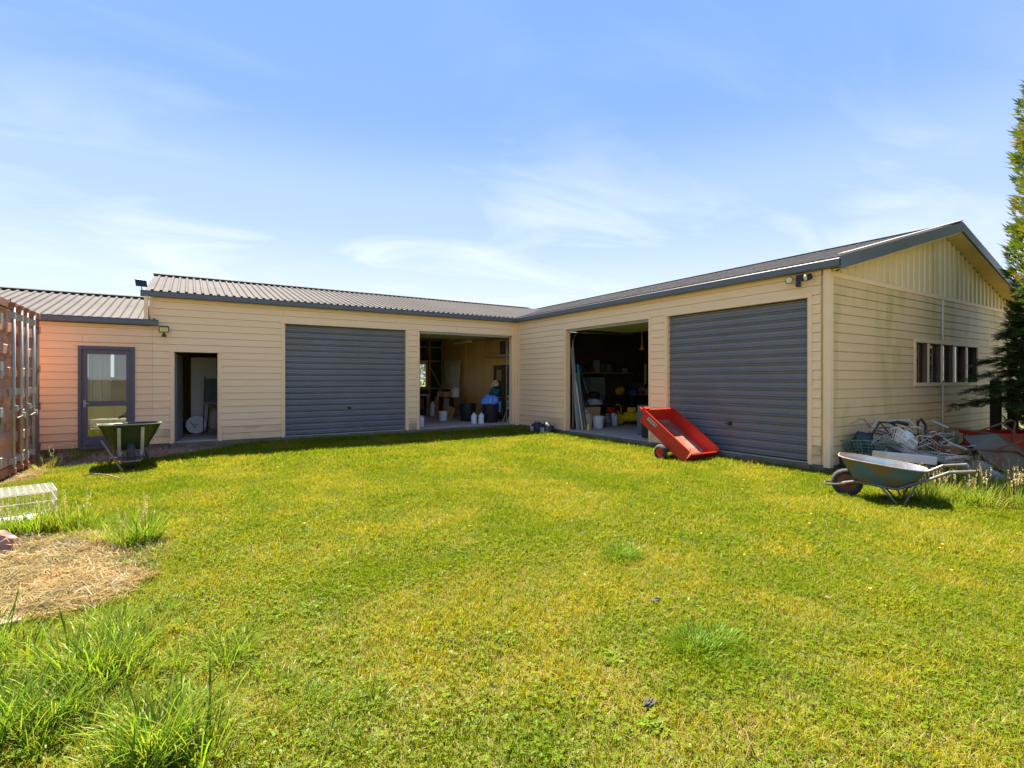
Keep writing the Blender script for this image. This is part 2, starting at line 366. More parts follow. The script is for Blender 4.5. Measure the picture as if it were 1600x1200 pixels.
for px0, px1, py0, py1, zc_, m in ((-7.9, 8.69, 13.16, 19.08, 3.05, M_offwhite), (8.55, 17.68, 4.2, 13.16, 3.05, M_dark)):
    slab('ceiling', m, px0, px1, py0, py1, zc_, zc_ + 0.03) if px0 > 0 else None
slab('ceiling', M_offwhite, -0.65, 8.69, 13.16, 19.08, 3.05, 3.08)
# floor slab and foundation
b = MB(); b.box(-8, 8.72, 13.07, 19.1, -0.1, ZS); b.build('floor_slab', M_conc, shed)
b = MB(); b.box(8.46, 17.7, 4.12, 13.07, -0.1, ZS); b.build('floor_slab', M_conc, shed)
b = MB(); b.box(-8, -0.31, 13.045, 13.07, -0.1, 0.125); b.box(-0.31, 8.4, 13.035, 13.07, -0.1, 0.125)
b.box(8.42, 8.46, 4.10, 13.035, -0.1, 0.125); b.box(8.42, 17.8, 4.08, 4.12, -0.1, 0.125); b.build('foundation', M_found, shed)
for (a, c, e) in (( -0.34, 0.58, 12.98), (1.84, 8.30, 12.985)): slab('threshold', M_found, a, c, e, 13.034, -0.1, 0.118)
slab('threshold', M_found, 8.365, 8.419, 4.34, 10.72, -0.1, 0.12)

# facings round the openings
def facing(face, o, w=0.055, head=True, pr=0.036, z0=ZB - 0.02, ear=0.05, m=M_trim):
    u0, u1, _, z1 = o
    parts = [(u0 - w, u0, z0, z1), (u1, u1 + w, z0, z1)]
    if head: parts.append((u0 - w - ear, u1 + w + ear, z1, z1 + 0.06))
    for a, c, e, g in parts:
        q = pr + (0.004 if e > 1 else 0)
        if face == 'L': slab('facing', m, a, c, YL - q, YL + 0.006, e, g)
        elif face == 'R': slab('facing', m, XR - q, XR + 0.006, a, c, e, g)
        else: slab('facing', m, a, c, YG - q, YG + 0.006, e, g)
for o in (O_sd, O_g1, O_b1): facing('L', o, ear=0 if o is O_b1 else 0.04)
for o in (O_g2, O_b2): facing('R', o, ear=0.0)
slab('facing', M_pink, O_pd[0] - 0.06, O_pd[1] + 0.06, YL - 0.04, YL + 0.006, 2.15, 2.21)
# jamb linings (reveals)
for o in (O_sd, O_g1, O_b1):
    for u, s in ((o[0], 1), (o[1], -1)): slab('jamb', M_trim, min(u, u + s*0.022), max(u, u + s*0.022), YL - 0.02, YL + 0.13, ZS, 2.795 if o is not O_sd else 2.065)
for o in (O_g2, O_b2):
    for u, s in ((o[0], 1), (o[1], -1)): slab('jamb', M_trim, XR - 0.02, XR + 0.13, min(u, u + s*0.022), max(u, u + s*0.022), ZS, 2.795)
# corner boards
slab('corner_board', M_trim, XR - 0.045, XR + 0.006, YG - 0.045, YG + 0.055, ZB - 0.03, 3.2)
slab('corner_board', M_trim, XR + 0.006, XR + 0.06, YG - 0.045, YG + 0.004, ZB - 0.03, 3.09)
slab('corner_board', M_trim, XR - 0.10, XR - 0.028, YL - 0.05, YL + 0.003, ZB - 0.03, 3.2)
slab('corner_board', M_trim, XR - 0.046, XR + 0.003, YL - 0.14, YL - 0.052, ZB - 0.03, 3.2)
slab('corner_board', M_beige, -0.70, -0.655, YL - 0.032, YL + 0.003, 2.62, 3.2)
slab('joint_strip', M_white, 12.89, 12.91, YG - 0.04, YG + 0.003, ZB, 1.355)
slab('joint_strip', M_white, 12.89, 12.91, YG - 0.04, YG + 0.003, 2.27, 3.09)

# ---- roofs
def ribbed(name, org, along, n, up, pitch=0.15, m=M_roof):
    """ribbed sheet: n ribs along `along` from org, running up the vector `up`"""
    org = Vector(org); al = Vector(along).normalized(); up = Vector(up); nr = al.cross(up).normalized()
    if nr.z < 0: nr = -nr
    prof = []
    for i in range(n):
        s = i * pitch
        prof += [(s, 0), (s + 0.085, 0), (s + 0.10, 0.032), (s + 0.135, 0.032)]
    prof.append((n * pitch, 0)); b = MB(); k = len(prof)
    for e in (0, 1):
        b.v += [tuple(org + al * s + nr * h + up * e) for s, h in prof]
    for e in (0, 1): b.v += [tuple(org + al * s - nr * 0.012 + up * e) for s in (0, n * pitch)]
    b.f += [(i, i + 1, k + i + 1, k + i) for i in range(k - 1)]
    b.f.append((2*k, 2*k+2, 2*k+3, 2*k+1))
    return b.build(name, m, shed)
T15 = 0.268
roofs = [ribbed('roof', (-0.78, 12.93, 3.325), (1,0,0), 84, (0, 3.17, 3.17*T15)),
         ribbed('roof', (-0.78, 19.35, 3.30), (1,0,0), 84, (0, -3.25, 3.25*T15)),
         ribbed('roof', (8.31, 3.84, 3.315), (0,1,0), 104, (4.79, 0, 4.79*T15)),
         ribbed('roof', (17.97, 3.84, 3.285), (0,1,0), 104, (-4.87, 0, 4.87*T15)),
         ribbed('roof', (-8.1, 12.93, 2.70), (1,0,0), 50, (0, 3.17, 3.17*T15)),
         ribbed('roof', (-8.1, 19.35, 2.68), (1,0,0), 50, (0, -3.25, 3.25*T15))]
def ridge(a, c, dv, m=M_roof):
    a = Vector(a); c = Vector(c); b = MB(); dv = Vector(dv); 
    for s in (-1, 1):
        e = dv * s * 0.13 - Vector((0, 0, 0.13 * T15)); k = len(b.v)
        b.v += [tuple(p + o + Vector((0,0,h))) for h in (0.0, 0.012) for p in (a, c) for o in (Vector((0,0,0)), e)]
        b.f += [(k+4,k+5,k+7,k+6), (k,k+2,k+3,k+1), (k+1,k+3,k+7,k+5), (k,k+1,k+5,k+4), (k+2,k+6,k+7,k+3)]
    b.build('ridge_cap', m, shed)
ridge((-0.80, 16.1, 4.225), (10.9, 16.1, 4.225), (0, 1, 0)); ridge((13.1, 3.82, 4.65), (13.1, 19.4, 4.65), (1, 0, 0), M_fascia); ridge((-8.1, 16.1, 3.60), (-0.75, 16.1, 3.60), (0, 1, 0))
# gutters: half-open quad section
gp = [(0, 0), (-0.112, 0.0), (-0.122, 0.012), (-0.122, 0.10), (-0.130, 0.108), (-0.124, 0.118), (-0.112, 0.116), (-0.112, 0.014), (-0.006, 0.014), (0, 0.11)]
b = MB(); b.extrude(gp, -0.86, XR - 0.035, TR(0, YL - 0.03, 3.205)); gut1 = b.build('gutter', M_fascia, shed)
b = MB(); b.extrude(gp, 0, YL - 0.14 - 3.86, TR(XR - 0.03, YL - 0.14, 3.205) @ RZ(R(-90))); b.build('gutter', M_fascia, shed)
b = MB(); b.extrude(gp, -8.1, -0.56, TR(0, YL - 0.03, 2.605)); b.build('gutter', M_fascia, shed)
# annex-to-wing end wall above the low roof, and its downpipe
slab('wall', M_beige, -0.66, -0.60, 13.151, 19.1, 2.55, 3.24)
slab('downpipe', M_trim, -0.80, -0.73, YL - 0.14, YL - 0.07, 2.70, 3.26)
b = MB(); b.lathe([(0.045, 2.70), (0.045, 3.12), (0.05, 3.125), (0.05, 3.15), (0.03, 3.17)], 12, TR(-0.685, YL + 0.16, 0.05)); b.build('vent_pipe', M_white, shed, smooth=True)
# barge boards and soffits of the gable
def slope_box(name, m, x0, z0, x1, z1, y0, y1, h):
    b = MB(); b.add([(x0,y0,z0-h),(x1,y0,z1-h),(x1,y1,z1-h),(x0,y1,z0-h),(x0,y0,z0),(x1,y0,z1),(x1,y1,z1),(x0,y1,z0)],
                    [(0,3,2,1),(4,5,6,7),(0,1,5,4),(1,2,6,5),(2,3,7,6),(3,0,4,7)])
    return b.build(name, m, shed)
zr = 4.62
slope_box('barge_board', M_fascia, 8.27, 3.335, 13.12, zr + 0.02, 3.80, 3.835, 0.185)
slope_box('barge_board', M_fascia, 13.122, zr + 0.02, 17.98, 3.325, 3.80, 3.835, 0.185)
slope_box('barge_cap', M_galv, 8.29, 3.385, 13.10, zr + 0.065, 3.79, 3.90, 0.02)
slope_box('soffit', M_batten, 8.45, 3.20, 13.118, 4.447, 3.836, YG + 0.018, 0.02)
slope_box('soffit', M_batten, 13.122, 4.447, 17.9, 3.17, 3.836, YG + 0.018, 0.02)

# ---- closed tilt doors: one slat after another
sp = 0.147
prof = [(0.012, 0.0), (-0.004, 0.004), (-0.006, 0.042), (-0.012, 0.055), (-0.006, 0.068), (-0.004, 0.098), (-0.030, 0.118), (-0.034, 0.130), (-0.004, 0.1455), (0.012, 0.1455)]
slat_me = MB().extrude(prof, 0, 1).mesh('slat', M_door)
slat_me.polygons.foreach_set('use_smooth', [False] * len(slat_me.polygons))
def tilt_door(face, o):
    u0, u1 = o[0] + 0.024, o[1] - 0.024; z = 0.16
    b = MB()
    if face == 'L': b.box(u0, u1, YL + 0.075, YL + 0.10, 0.16, 2.79)
    else: b.box(XR + 0.075, XR + 0.10, u0, u1, 0.16, 2.79)
    d = b.build('tilt_door', M_door, shed); d['label'] = 'closed slate grey ribbed steel garage door'
    for i in range(18):
        h = 2.63 / 18
        M = TR(u0, YL + 0.062, z) @ SC(u1 - u0, 1, h / sp) if face == 'L' else TR(XR + 0.062, u1, z) @ RZ(R(-90)) @ SC(u1 - u0, 1, h / sp)
        inst('slat', slat_me, d, M); z += h
    um = (u0 + u1) / 2 + 0.02
    A = TR(um, YL + 0.045, 0.76) if face == 'L' else TR(XR + 0.045, um, 0.66) @ RZ(R(-90))
    hb = MB(); hb.box(-0.035, 0.035, -0.012, 0.012, -0.03, 0.03, A); hb.lathe([(0.011, 0), (0.011, 0.05)], 8, A @ RX(R(90))); hb.box(-0.045, 0.045, -0.062, -0.046, -0.009, 0.009, A)
    hb.build('handle', M_black, d)
    return d
tilt_door('L', O_g1); tilt_door('R', O_g2)
# ---- open tilt doors, swung up flat under the ceiling, with their tracks
def raised_door(face, o):
    u0, u1 = o[0] + 0.06, o[1] - 0.06
    b = MB()
    if face == 'L': b.box(u0, u1, YL - 0.02, YL + 2.45, 2.84, 2.88)
    else: b.box(XR - 0.02, XR + 2.45, u0, u1, 2.84, 2.88)
    d = b.build('raised_door', M_foil, shed); d['label'] = 'garage door swung up flat under the ceiling'
    n = 15
    for i in range(n):
        q = 0.16 + i * 2.2 / n
        if face == 'L': slab('slat', M_foil, u0 + .02, u1 - .02, YL + q, YL + q + 0.05, 2.815, 2.839, parent=d)
        else: slab('slat', M_foil, XR + q, XR + q + 0.05, u0 + .02, u1 - .02, 2.815, 2.839, parent=d)
    if face == 'L': slab('door_lip', M_galv, u0, u1, YL + 0.02, YL + 0.06, 2.74, 2.812, parent=d)
    else: slab('door_lip', M_galv, XR + 0.02, XR + 0.06, u0, u1, 2.74, 2.812, parent=d)
    t = MB()
    for u in (u0 + 0.03, u1 - 0.03):
        if face == 'L':
            t.tube([(u, YL + 0.17, 0.2), (u, YL + 0.17, 2.5), (u, YL + 0.25, 2.68), (u, YL + 0.45, 2.76), (u, YL + 2.4, 2.78)], 0.018, 6)
        else:
            t.tube([(XR + 0.17, u, 0.2), (XR + 0.17, u, 2.5), (XR + 0.25, u, 2.68), (XR + 0.45, u, 2.76), (XR + 2.4, u, 2.78)], 0.018, 6)
    t.build('door_track', M_steel, shed)
raised_door('L', O_b1); raised_door('R', O_b2)

# ---- glass
def glassmat(name, rough=0.0, tint=(1, 1, 1), refl=1.0):
    m = bpy.data.materials.new(name); m.use_nodes = True; t = m.node_tree; t.nodes.clear(); L = t.links.new
    fr = t.nodes.new('ShaderNodeFresnel'); fr.inputs[0].default_value = 1.52
    mu = t.nodes.new('ShaderNodeMath'); mu.operation = 'MULTIPLY'; mu.inputs[1].default_value = 2.0 * refl; mu.use_clamp = True; L(fr.outputs[0], mu.inputs[0])
    tr = t.nodes.new('ShaderNodeBsdfTransparent'); tr.inputs[0].default_value = (*tint, 1)
    gl = t.nodes.new('ShaderNodeBsdfGlossy'); gl.inputs['Roughness'].default_value = rough
    mi = t.nodes.new('ShaderNodeMixShader'); L(mu.outputs[0], mi.inputs[0]); L(tr.outputs[0], mi.inputs[1]); L(gl.outputs[0], mi.inputs[2])
    o = t.nodes.new('ShaderNodeOutputMaterial'); L(mi.outputs[0], o.inputs[0]); return m
M_glass = glassmat('window_glass', 0.0, (0.92, 0.95, 0.93), 1.0)
M_dglass = glassmat('door_glass', 0.0, (0.9, 0.93, 0.9), 1.6)
# ---- purple half-glazed door of the annex
pd = MB()
x0, x1 = O_pd[0], O_pd[1]
pd.box(x0, x0 + 0.055, YL - 0.05, YL + 0.06, 0.10, 2.15); pd.box(x1 - 0.055, x1, YL - 0.05, YL + 0.06, 0.10, 2.15); pd.box(x0 + 0.055, x1 - 0.055, YL - 0.05, YL + 0.06, 2.085, 2.15)
pd.box(x0 + 0.055, x1 - 0.055, YL - 0.055, YL + 0.06, 0.10, 0.16)
door = pd.build('glazed_door', M_purple, shed); door['label'] = 'purple grey half-glazed door in the low annex'
st = MB(); a, c = x0 + 0.058, x1 - 0.058
for q in ((a, a + 0.085, 0.165, 2.08), (c - 0.085, c, 0.165, 2.08), (a + 0.085, c - 0.085, 1.985, 2.08), (a + 0.085, c - 0.085, 0.95, 1.05), (a + 0.085, c - 0.085, 0.165, 0.345)):
    st.box(q[0], q[1], YL - 0.02, YL + 0.02, q[2], q[3])
st.build('leaf', M_purple, door)
slab('pane', M_dglass, a + 0.085, c - 0.085, YL - 0.003, YL + 0.003, 1.05, 1.985, parent=door); slab('pane', M_dglass, a + 0.085, c - 0.085, YL - 0.003, YL + 0.003, 0.345, 0.95, parent=door)
hb = MB(); hb.box(a + 0.02, a + 0.06, YL - 0.028, YL - 0.02, 0.93, 1.07); hb.tube([(a + 0.04, YL - 0.03, 1.0), (a + 0.04, YL - 0.07, 1.0), (a + 0.12, YL - 0.075, 1.0)], 0.010, 8); hb.build('handle', M_galv, door, smooth=True)
# ---- gable window: five lights
M_stud2 = mat('stained_window_timber', (.15, .085, .045), .6, (.10, .055, .03), 5, .8)
wf = MB(); wx0, wx1, wz0, wz1 = O_w
for q in ((wx0 - 0.03, wx1 + 0.03, wz1 - 0.02, wz1 + 0.05), (wx0 - 0.05, wx1 + 0.05, wz0 - 0.045, wz0 + 0.02)): wf.box(q[0], q[1], YG - 0.045, YG + 0.09, q[2], q[3])
for xx in (wx0 - 0.03, wx1 - 0.03): wf.box(xx, xx + 0.06, YG - 0.04, YG + 0.088, wz0 + 0.02, wz1 - 0.02)
win = wf.build('window', M_trim, shed)
ms = [wx0 + 0.03, 12.19, 12.85, 13.49, 14.18, wx1 - 0.03]
for xx in ms[1:-1]:
    slab('mullion', M_stud2, xx - 0.022, xx + 0.022, YG - 0.016, YG + 0.10, wz0 + 0.021, wz1 - 0.021, parent=win)
    slab('mullion_cap', M_trim, xx - 0.024, xx + 0.024, YG - 0.036, YG - 0.0165, wz0 + 0.021, wz1 - 0.021, parent=win)
slab('mullion', M_stud2, ms[-1] - 0.02, ms[-1] + 0.0, YG - 0.016, YG + 0.10, wz0 + 0.021, wz1 - 0.021, parent=win)
for q, w in zip(ms, ms[1:]): slab('pane', M_glass, q + 0.02, w - 0.02, YG + 0.05, YG + 0.055, wz0 + 0.02, wz1 - 0.02, parent=win)
# back and far side windows; two unseen ones added to brighten the left bay
def rear_window(face, u0, u1, z0, z1, at):
    b = MB()
    for q in ((u0, u1, z0, z0 + 0.05), (u0, u1, z1 - 0.05, z1), (u0, u0 + 0.05, z0 + .05, z1 - .05), (u1 - 0.05, u1, z0 + .05, z1 - .05)):
        b.box(q[0], q[1], at, at + 0.12, q[2], q[3]) if face == 'y' else b.box(at, at + 0.12, q[0], q[1], q[2], q[3])
    w = b.build('window', M_stud, shed)
    if face == 'y': slab('pane', M_glass, u0 + .05, u1 - .05, at + .05, at + .055, z0 + .05, z1 - .05, parent=w)
    else: slab('pane', M_glass, at + .05, at + .055, u0 + .05, u1 - .05, z0 + .05, z1 - .05, parent=w)
rear_window('y', 5.0, 6.02, 1.15, 2.15, 19.085); rear_window('y', 6.021, 7.04, 1.15, 2.15, 19.085); rear_window('y', 7.041, 8.05, 1.15, 2.15, 19.085); rear_window('y', -2.9, -1.85, 1.5, 2.3, 19.085); rear_window('x', 5.5, 6.75, 1.15, 2.05, 17.685)  # first two lie out of view, added to bounce sun into the bay
# inner door of the small room, standing open
b = MB(); b.box(0, 0.78, -0.02, 0.02, 0.02, 1.9, TR(-0.26, 13.20, ZS) @ RZ(R(83))); idr = b.build('open_door', M_door, shed); idr['label'] = 'slate blue door leaf standing open inwards'
b = MB(); b.box(0.68, 0.74, -0.05, 0.05, 0.98, 1.0, TR(-0.26, 13.20, ZS) @ RZ(R(83))); b.build('handle', M_galv, idr)
# ================================================================ things in the yard
def lerp(a, b, t): return a + (b - a) * t
def loft(rings, closed_bottom=True):
    b = MB(); n = len(rings[0])
    for r in rings: b.v += [tuple(p) for p in r]
    for i in range(len(rings) - 1):
        for j in range(n): b.f.append((i*n+j, i*n+(j+1)%n, (i+1)*n+(j+1)%n, (i+1)*n+j))
    b.f.append(tuple(reversed(range(n)))); b.f.append(tuple((len(rings)-1)*n+j for j in range(n)))
    return b
def sring(cx, cz, rx, ry, tilt=0, p=3.2, n=28, dz=0.0):
    out = []
    for j in range(n):
        t = 2*math.pi*j/n; c, s = math.cos(t), math.sin(t)
        x = rx * math.copysign(abs(c) ** (2/p), c); y = ry * math.copysign(abs(s) ** (2/p), s)
        out.append((cx + x, y, cz + x * tilt + dz))
    return out
def wheel(parent, c, r, w, mrim, M=None, hubr=.45, n=20):
    """tyre (with its rim as sub-part) turning about the local y axis"""
    A = TR(*c) @ RX(R(90)); pr = []
    for k in range(9):
        t = math.pi * (k / 8) ; pr.append((r - w*.5 + math.sin(t) * w*.5, -math.cos(t) * w*.5))
    b = MB(); vs = []
    prof = pr + [(r*.62, w*.32), (r*.62, -w*.32)]; m_ = len(prof)
    for rr, z in prof:
        vs += [(rr*math.cos(2*math.pi*j/n), rr*math.sin(2*math.pi*j/n), z) for j in range(n)]
    b.add(vs, [(i*n+j, i*n+(j+1)%n, ((i+1)%m_)*n+(j+1)%n, ((i+1)%m_)*n+j) for i in range(m_) for j in range(n)], A)
    t = b.build('wheel', M_rubber, parent, smooth=True, local=True, M=M)
    q = MB(); q.lathe([(r*.60, -w*.25), (r*.64, -w*.3), (r*.64, -w*.1), (r*.4, -w*.06), (r*.2, -w*.35), (r*.2, w*.35), (r*.4, w*.06), (r*.64, w*.1), (r*.64, w*.3), (r*.60, w*.25)], n, A)
    o = bpy.data.objects.new('rim', q.mesh('rim', mrim, True)); link(o, t, wm(parent) @ (M or I4())); 
    return t
def barrow(name, M, label, mtray, mframe, mgrip, minner=None, mrimedge=None, *, scale=1.0, stays=False, front=.53, rear=.40, legh=.0, wide=.33, mrim=None, handle_up=.10, depth=.27, wx=.56):
    """wheelbarrow in its own frame: +x to the wheel, wheel touching z=0"""
    th = empty(name, (0, 0, 0)); WM[th.name] = M @ Matrix.Scale(scale, 4); th.matrix_world = WM[th.name]; tag(th, label, 'wheelbarrow')
    rim_t = (front - rear) / .95; zc = (front + rear) / 2
    q = depth
    o_ = [sring(-.02, zc - q, .25, .17, rim_t*.3), sring(0, zc - q + .02, .31, .20, rim_t*.5), sring(.0, zc - q*.37, .41, lerp(.2, wide, .66), rim_t*.9), sring(.0, zc, .475, wide, rim_t), sring(.0, zc + .012, .49, wide+.014, rim_t), sring(.0, zc + .006, .478, wide+.002, rim_t),
          sring(.0, zc, .465, wide-.008, rim_t), sring(.0, zc - q*.37, .402, lerp(.2, wide, .66)-.008, rim_t*.9), sring(0, zc - q + .03, .30, .19, rim_t*.5), sring(-.02, zc - q + .015, .24, .16, rim_t*.3)]
    ty = loft(o_).build('tray', mtray, th, smooth=True, local=True)
    if minner:
        ty.data.materials.append(minner); n_ = 28
        for p_ in ty.data.polygons:
            if p_.index >= 5 * n_ and p_.index != 9 * n_: p_.material_index = 1
    e_ = MB().tube(sring(.0, zc + .008, .485, wide + .008, rim_t), .0085, 6, closed=True); e_.build('rim_edge', mrimedge or mtray, th, smooth=True, local=True)
    wr = .19; zb = zc - depth - .005
    for s in (-1, 1):
        b = MB().tube([(wx + .05, s*.075, wr), (.30, s*.15, zb + rim_t*.25 + .0), (-.15, s*.20, zb - rim_t*.1), (-.50, s*.27, rear - .06), (-.66, s*.29, rear + handle_up*.5)], .017, 8)
        b.build('frame_rail', mframe, th, smooth=True, local=True)
        b = MB().tube([(-.66, s*.29, rear + handle_up*.5), (-.90, s*.30, rear + handle_up)], .020, 8)
        b.build('handle', mgrip, th, smooth=True, local=True)
        b = MB().tube([(.02, s*.17, zb - .0), (-.16, s*.24, legh), (-.22, s*.24, legh), (-.36, s*.24, zb + .10)], .013, 6)
        b.build('leg', mframe, th, smooth=True, local=True)
        if stays:
            b = MB(); b.bar((.49, s*.115, wr + .02), (.37, s*.13, zb + .02), .035, .008, (1, 0, 0)); b.bar((.385, s*.13, zb + .0), (.495, s*.135, front - .03), .04, .008, (1, 0, 0)); b.build('front_stay', M_galv, th, local=True)
    b = MB().tube([(-.19, -.24, legh + .10), (-.19, .24, legh + .10)], .012, 6); b.build('cross_brace', mframe, th, smooth=True, local=True)
    b = MB().tube([(wx + .02, -.10, wr), (wx + .13, -.12, wr - .02), (wx + .26, -.09, wr - .03), (wx + .26, .09, wr - .03), (wx + .13, .12, wr - .02), (wx + .02, .10, wr)], .014, 6); b.build('wheel_guard', mframe, th, smooth=True, local=True)
    b = MB().tube([(wx, -.10, wr), (wx, .10, wr)], .012, 8); b.build('axle', M_steel, th, smooth=True, local=True)
    wheel(th, (wx, 0, wr), wr, .095, mrim or M_rust)
    return th
M_olive = mat('olive_barrow_paint', (0.030, 0.040, 0.011), 0.5, (0.02, 0.028, 0.008), 4, 0.8, stain=(0.06, 0.042, 0.025), sscale=6, slo=.6, shi=.75, spec=.5)
M_bluerust = mat('blue_and_rust_paint', (0.045, 0.15, 0.14), 0.65, (0.05, 0.11, 0.19), 2.5, 1.0, 0.25, 60, stain=(0.16, 0.10, 0.04), sscale=4.5, slo=.40, shi=.55)
M_oldgreen = mat('faded_green_and_rust', (0.20, 0.13, 0.085), 0.85, (0.07, 0.15, 0.10), 2.6, 0.8, 0.3, 50, spec=.15, stain=(0.17, 0.09, 0.055), sscale=3.0, slo=.42, shi=.62)
# front of the first barrow faces the middle of the yard
fwd = math.atan2(-1.0, 0.10)
barrow('wheelbarrow', TR(-.87, 10.92, 0.0) @ RZ(fwd), 'dark olive wheelbarrow parked nose-out in front of the glazed annex door', M_olive, M_steel, M_wood, None, mat('olive_worn', (.16, .17, .10), .5), scale=1.16, stays=True, front=.63, rear=.60, legh=.0, wide=.37, depth=.36, handle_up=-.06, wx=.50)
bw = barrow('wheelbarrow', TR(7.20, 2.87, 0.0) @ RZ(math.atan2(.917, -.40)), 'rusty blue wheelbarrow standing in long grass before the scrap heap', M_bluerust, M_steel, M_steel, mat('blue_white_rust_inside', (.10, .15, .17), .75, (.04, .10, .19), 5, 1.0, stain=(.14, .075, .045), sscale=2.6, slo=.46, shi=.56), mat('worn_rim', (.34, .30, .23), .5, (.2, .12, .07), 8, .9), scale=.92, front=.56, rear=.44, legh=.0, wide=.34, handle_up=.07, depth=.29, wx=.39)
barrow('wheelbarrow', TR(10.85, 2.30, .60) @ RZ(math.atan2(-.53, .85)) @ RY(R(33)) @ RX(R(-148)), 'old rusted wheelbarrow turned upside down with its handles in the air', M_oldgreen, M_rust, M_galv, scale=1.1, front=.52, rear=.52, wide=.36)
# stick leaning on the first barrow, twig on the grass
b = MB().tube([(-.90, 10.10, .03), (-1.20, 10.42, .50)], .015, 7); tag(b.build('broom_stick', M_wood, smooth=True), 'pale wooden stick leaning against the olive wheelbarrow', 'stick')
b = MB().tube([(-1.32, 9.75, .06), (-1.20, 9.65, .09), (-1.02, 9.52, .075), (-.86, 9.36, .03)], .008, 6); tag(b.build('bent_cane', M_wood, smooth=True), 'thin bent cane lying on the lawn before the olive wheelbarrow', 'stick')

# ---- red tipping trailer
tr = empty('garden_trailer', (7.42, 6.03, 0), 0, 'small red steel garden trailer tipped back onto its tail', 'trailer')
W_, LN, HT = .80, 1.22, .25
TM = TR(0, 0, .015) @ RX(R(33))
def plate(name, poly, th, m, nrm): pass
b = MB(); b.box(0, W_, 0, LN, -.012, .0, TM); fl_ = b.build('floor', mat('dirty_red_floor', (0.30, 0.075, 0.04), .8, (0.15, 0.08, 0.05), 4, 1.0, .3, 50, stain=(0.34, 0.17, 0.11), sscale=2.5, slo=.5, shi=.62), tr, local=True)
b = MB(); b.box(-.012, 0, -.02, LN, -.014, HT, TM); b.box(-.030, -.0125, -.02, LN, HT - .022, HT + .006, TM); b.build('side', M_red, tr, local=True)
b = MB(); b.box(W_, W_ + .012, -.02, LN, -.014, HT, TM); b.box(W_ + .0125, W_ + .030, -.02, LN, HT - .022, HT + .006, TM); b.build('side', M_red, tr, local=True)
b = MB(); b.box(0, W_, LN - .012, LN, .001, HT, TM); b.box(0, W_, LN, LN + .022, HT - .02, HT + .006, TM); b.build('front_panel', M_red, tr, local=True)
b = MB(); b.box(.002, W_ - .002, -.012, 0, .001, HT * .98, TM @ RX(R(14))); b.box(.0, W_, -.03, -.0125, HT*.9, HT, TM @ RX(R(14))); b.build('tailgate', M_red, tr, local=True)
b = MB(); b.box(W_/2 - .04, W_/2 + .04, LN + .023, LN + .07, HT*.2, HT*.75, TM); b.box(.0, .12, LN + .0225, LN + .085, HT - .09, HT + .02, TM); b.box(W_/2 - .025, W_/2 + .025, .3, LN + .45, -.065, -.0125, TM); b.build('drawbar', M_red, tr, local=True)
b = MB(); b.box(-.0135, -.0122, LN - .38, LN - .14, HT - .12, HT - .055, TM); dc = b.build('decal', mat('decal_white', (.6, .57, .5), .5), tr, local=True)
b = MB()
for k in range(6): b.box(-.0145, -.0136, LN - .37 + k*.038, LN - .345 + k*.038, HT - .11 + .008*(k % 2), HT - .068, TM)
b.build('lettering', M_black, dc, local=False, M=wm(tr))
b = MB().tube([(-.14, .43, .145), (W_ + .14, .43, .145)], .014, 8); b.box(.06, .10, .41, .45, .15, .27); b.box(W_-.10, W_-.06, .41, .45, .15, .27); b.build('axle', M_steel, tr, smooth=False, local=True)
for xx in (-.10, W_ + .10):
    wheel(tr, (0, 0, 0), .145, .10, M_red, M=TR(xx, .43, .145) @ RZ(R(90)))
lt = MB(); q = random.Random(3)
for i in range(90):
    x_, y_ = q.uniform(.03, W_ - .03), abs(q.gauss(0, .12)) + .01
    a = q.uniform(0, 6.28); l_ = q.uniform(.02, .09); lt.bar(TM @ Vector((x_, y_, q.uniform(.005, .05))), TM @ Vector((x_ + l_*math.cos(a), y_ + abs(l_*math.sin(a)), q.uniform(.01, .07))), .006, .004)
o = lt.build('leaf_litter', mat('dry_litter', (0.30, 0.22, 0.08), .9, (0.13, 0.08, 0.04), 12, 1.0), tr, local=True); o['kind'] = 'stuff'

# ---- shipping container
ct = empty('shipping_container', (-2.26, 9.70, 0), 0, 'rusty red brown shipping container with its locked door end facing the yard', 'container')
M_cont = mat('container_paint', (0.58, 0.28, 0.17), 0.6, (0.50, 0.22, 0.13), 1.6, 0.9, 0.15, 40, stain=(0.20, 0.09, 0.05), sscale=4, slo=.54, shi=.68)
M_cframe = mat('container_frame_rust', (0.36, 0.15, 0.085), 0.7, (0.25, 0.095, 0.05), 4, 0.9, 0.2, 50)
CL, CW, CZ0, CZ1 = 6.06, 2.44, .06, 2.65
for yy in (0, CW - .14):
    for xx in (-.12, -CL):
        b = MB(); b.box(xx, xx + .12, yy, yy + .14, CZ0 + .12, CZ1 - .12); b.build('corner_post', M_cframe, ct, local=True)
        for z0 in (CZ0, CZ1 - .12):
            b = MB(); b.box(xx - .025, xx + .16 - .025, yy - .008, yy + .148, z0, z0 + .12)
            cc = b.build('corner_casting', M_cframe, ct, local=True, bevel=.012)
            if xx > -1: b = MB(); b.lathe([(.028, 0), (.028, .003)], 12, TR(.1351, yy + .07, z0 + .06) @ RY(R(90))); o = bpy.data.objects.new('casting_hole', b.mesh('casting_hole', M_black)); link(o, cc, wm(ct))
for z0, h in ((CZ0 + .0, .13), (CZ1 - .11, .11)):
    for xx in (-.10, -CL):
        b = MB(); b.box(xx, xx + .10, .142, CW - .142, z0 + .001, z0 + h - .001); b.build('end_rail', M_cframe, ct, local=True)
    for yy in (0, CW - .10):
        b = MB(); b.box(-CL + .15, -.16, yy, yy + .10, z0 + .001, z0 + h - .001); b.build('side_rail', M_cframe, ct, local=True)
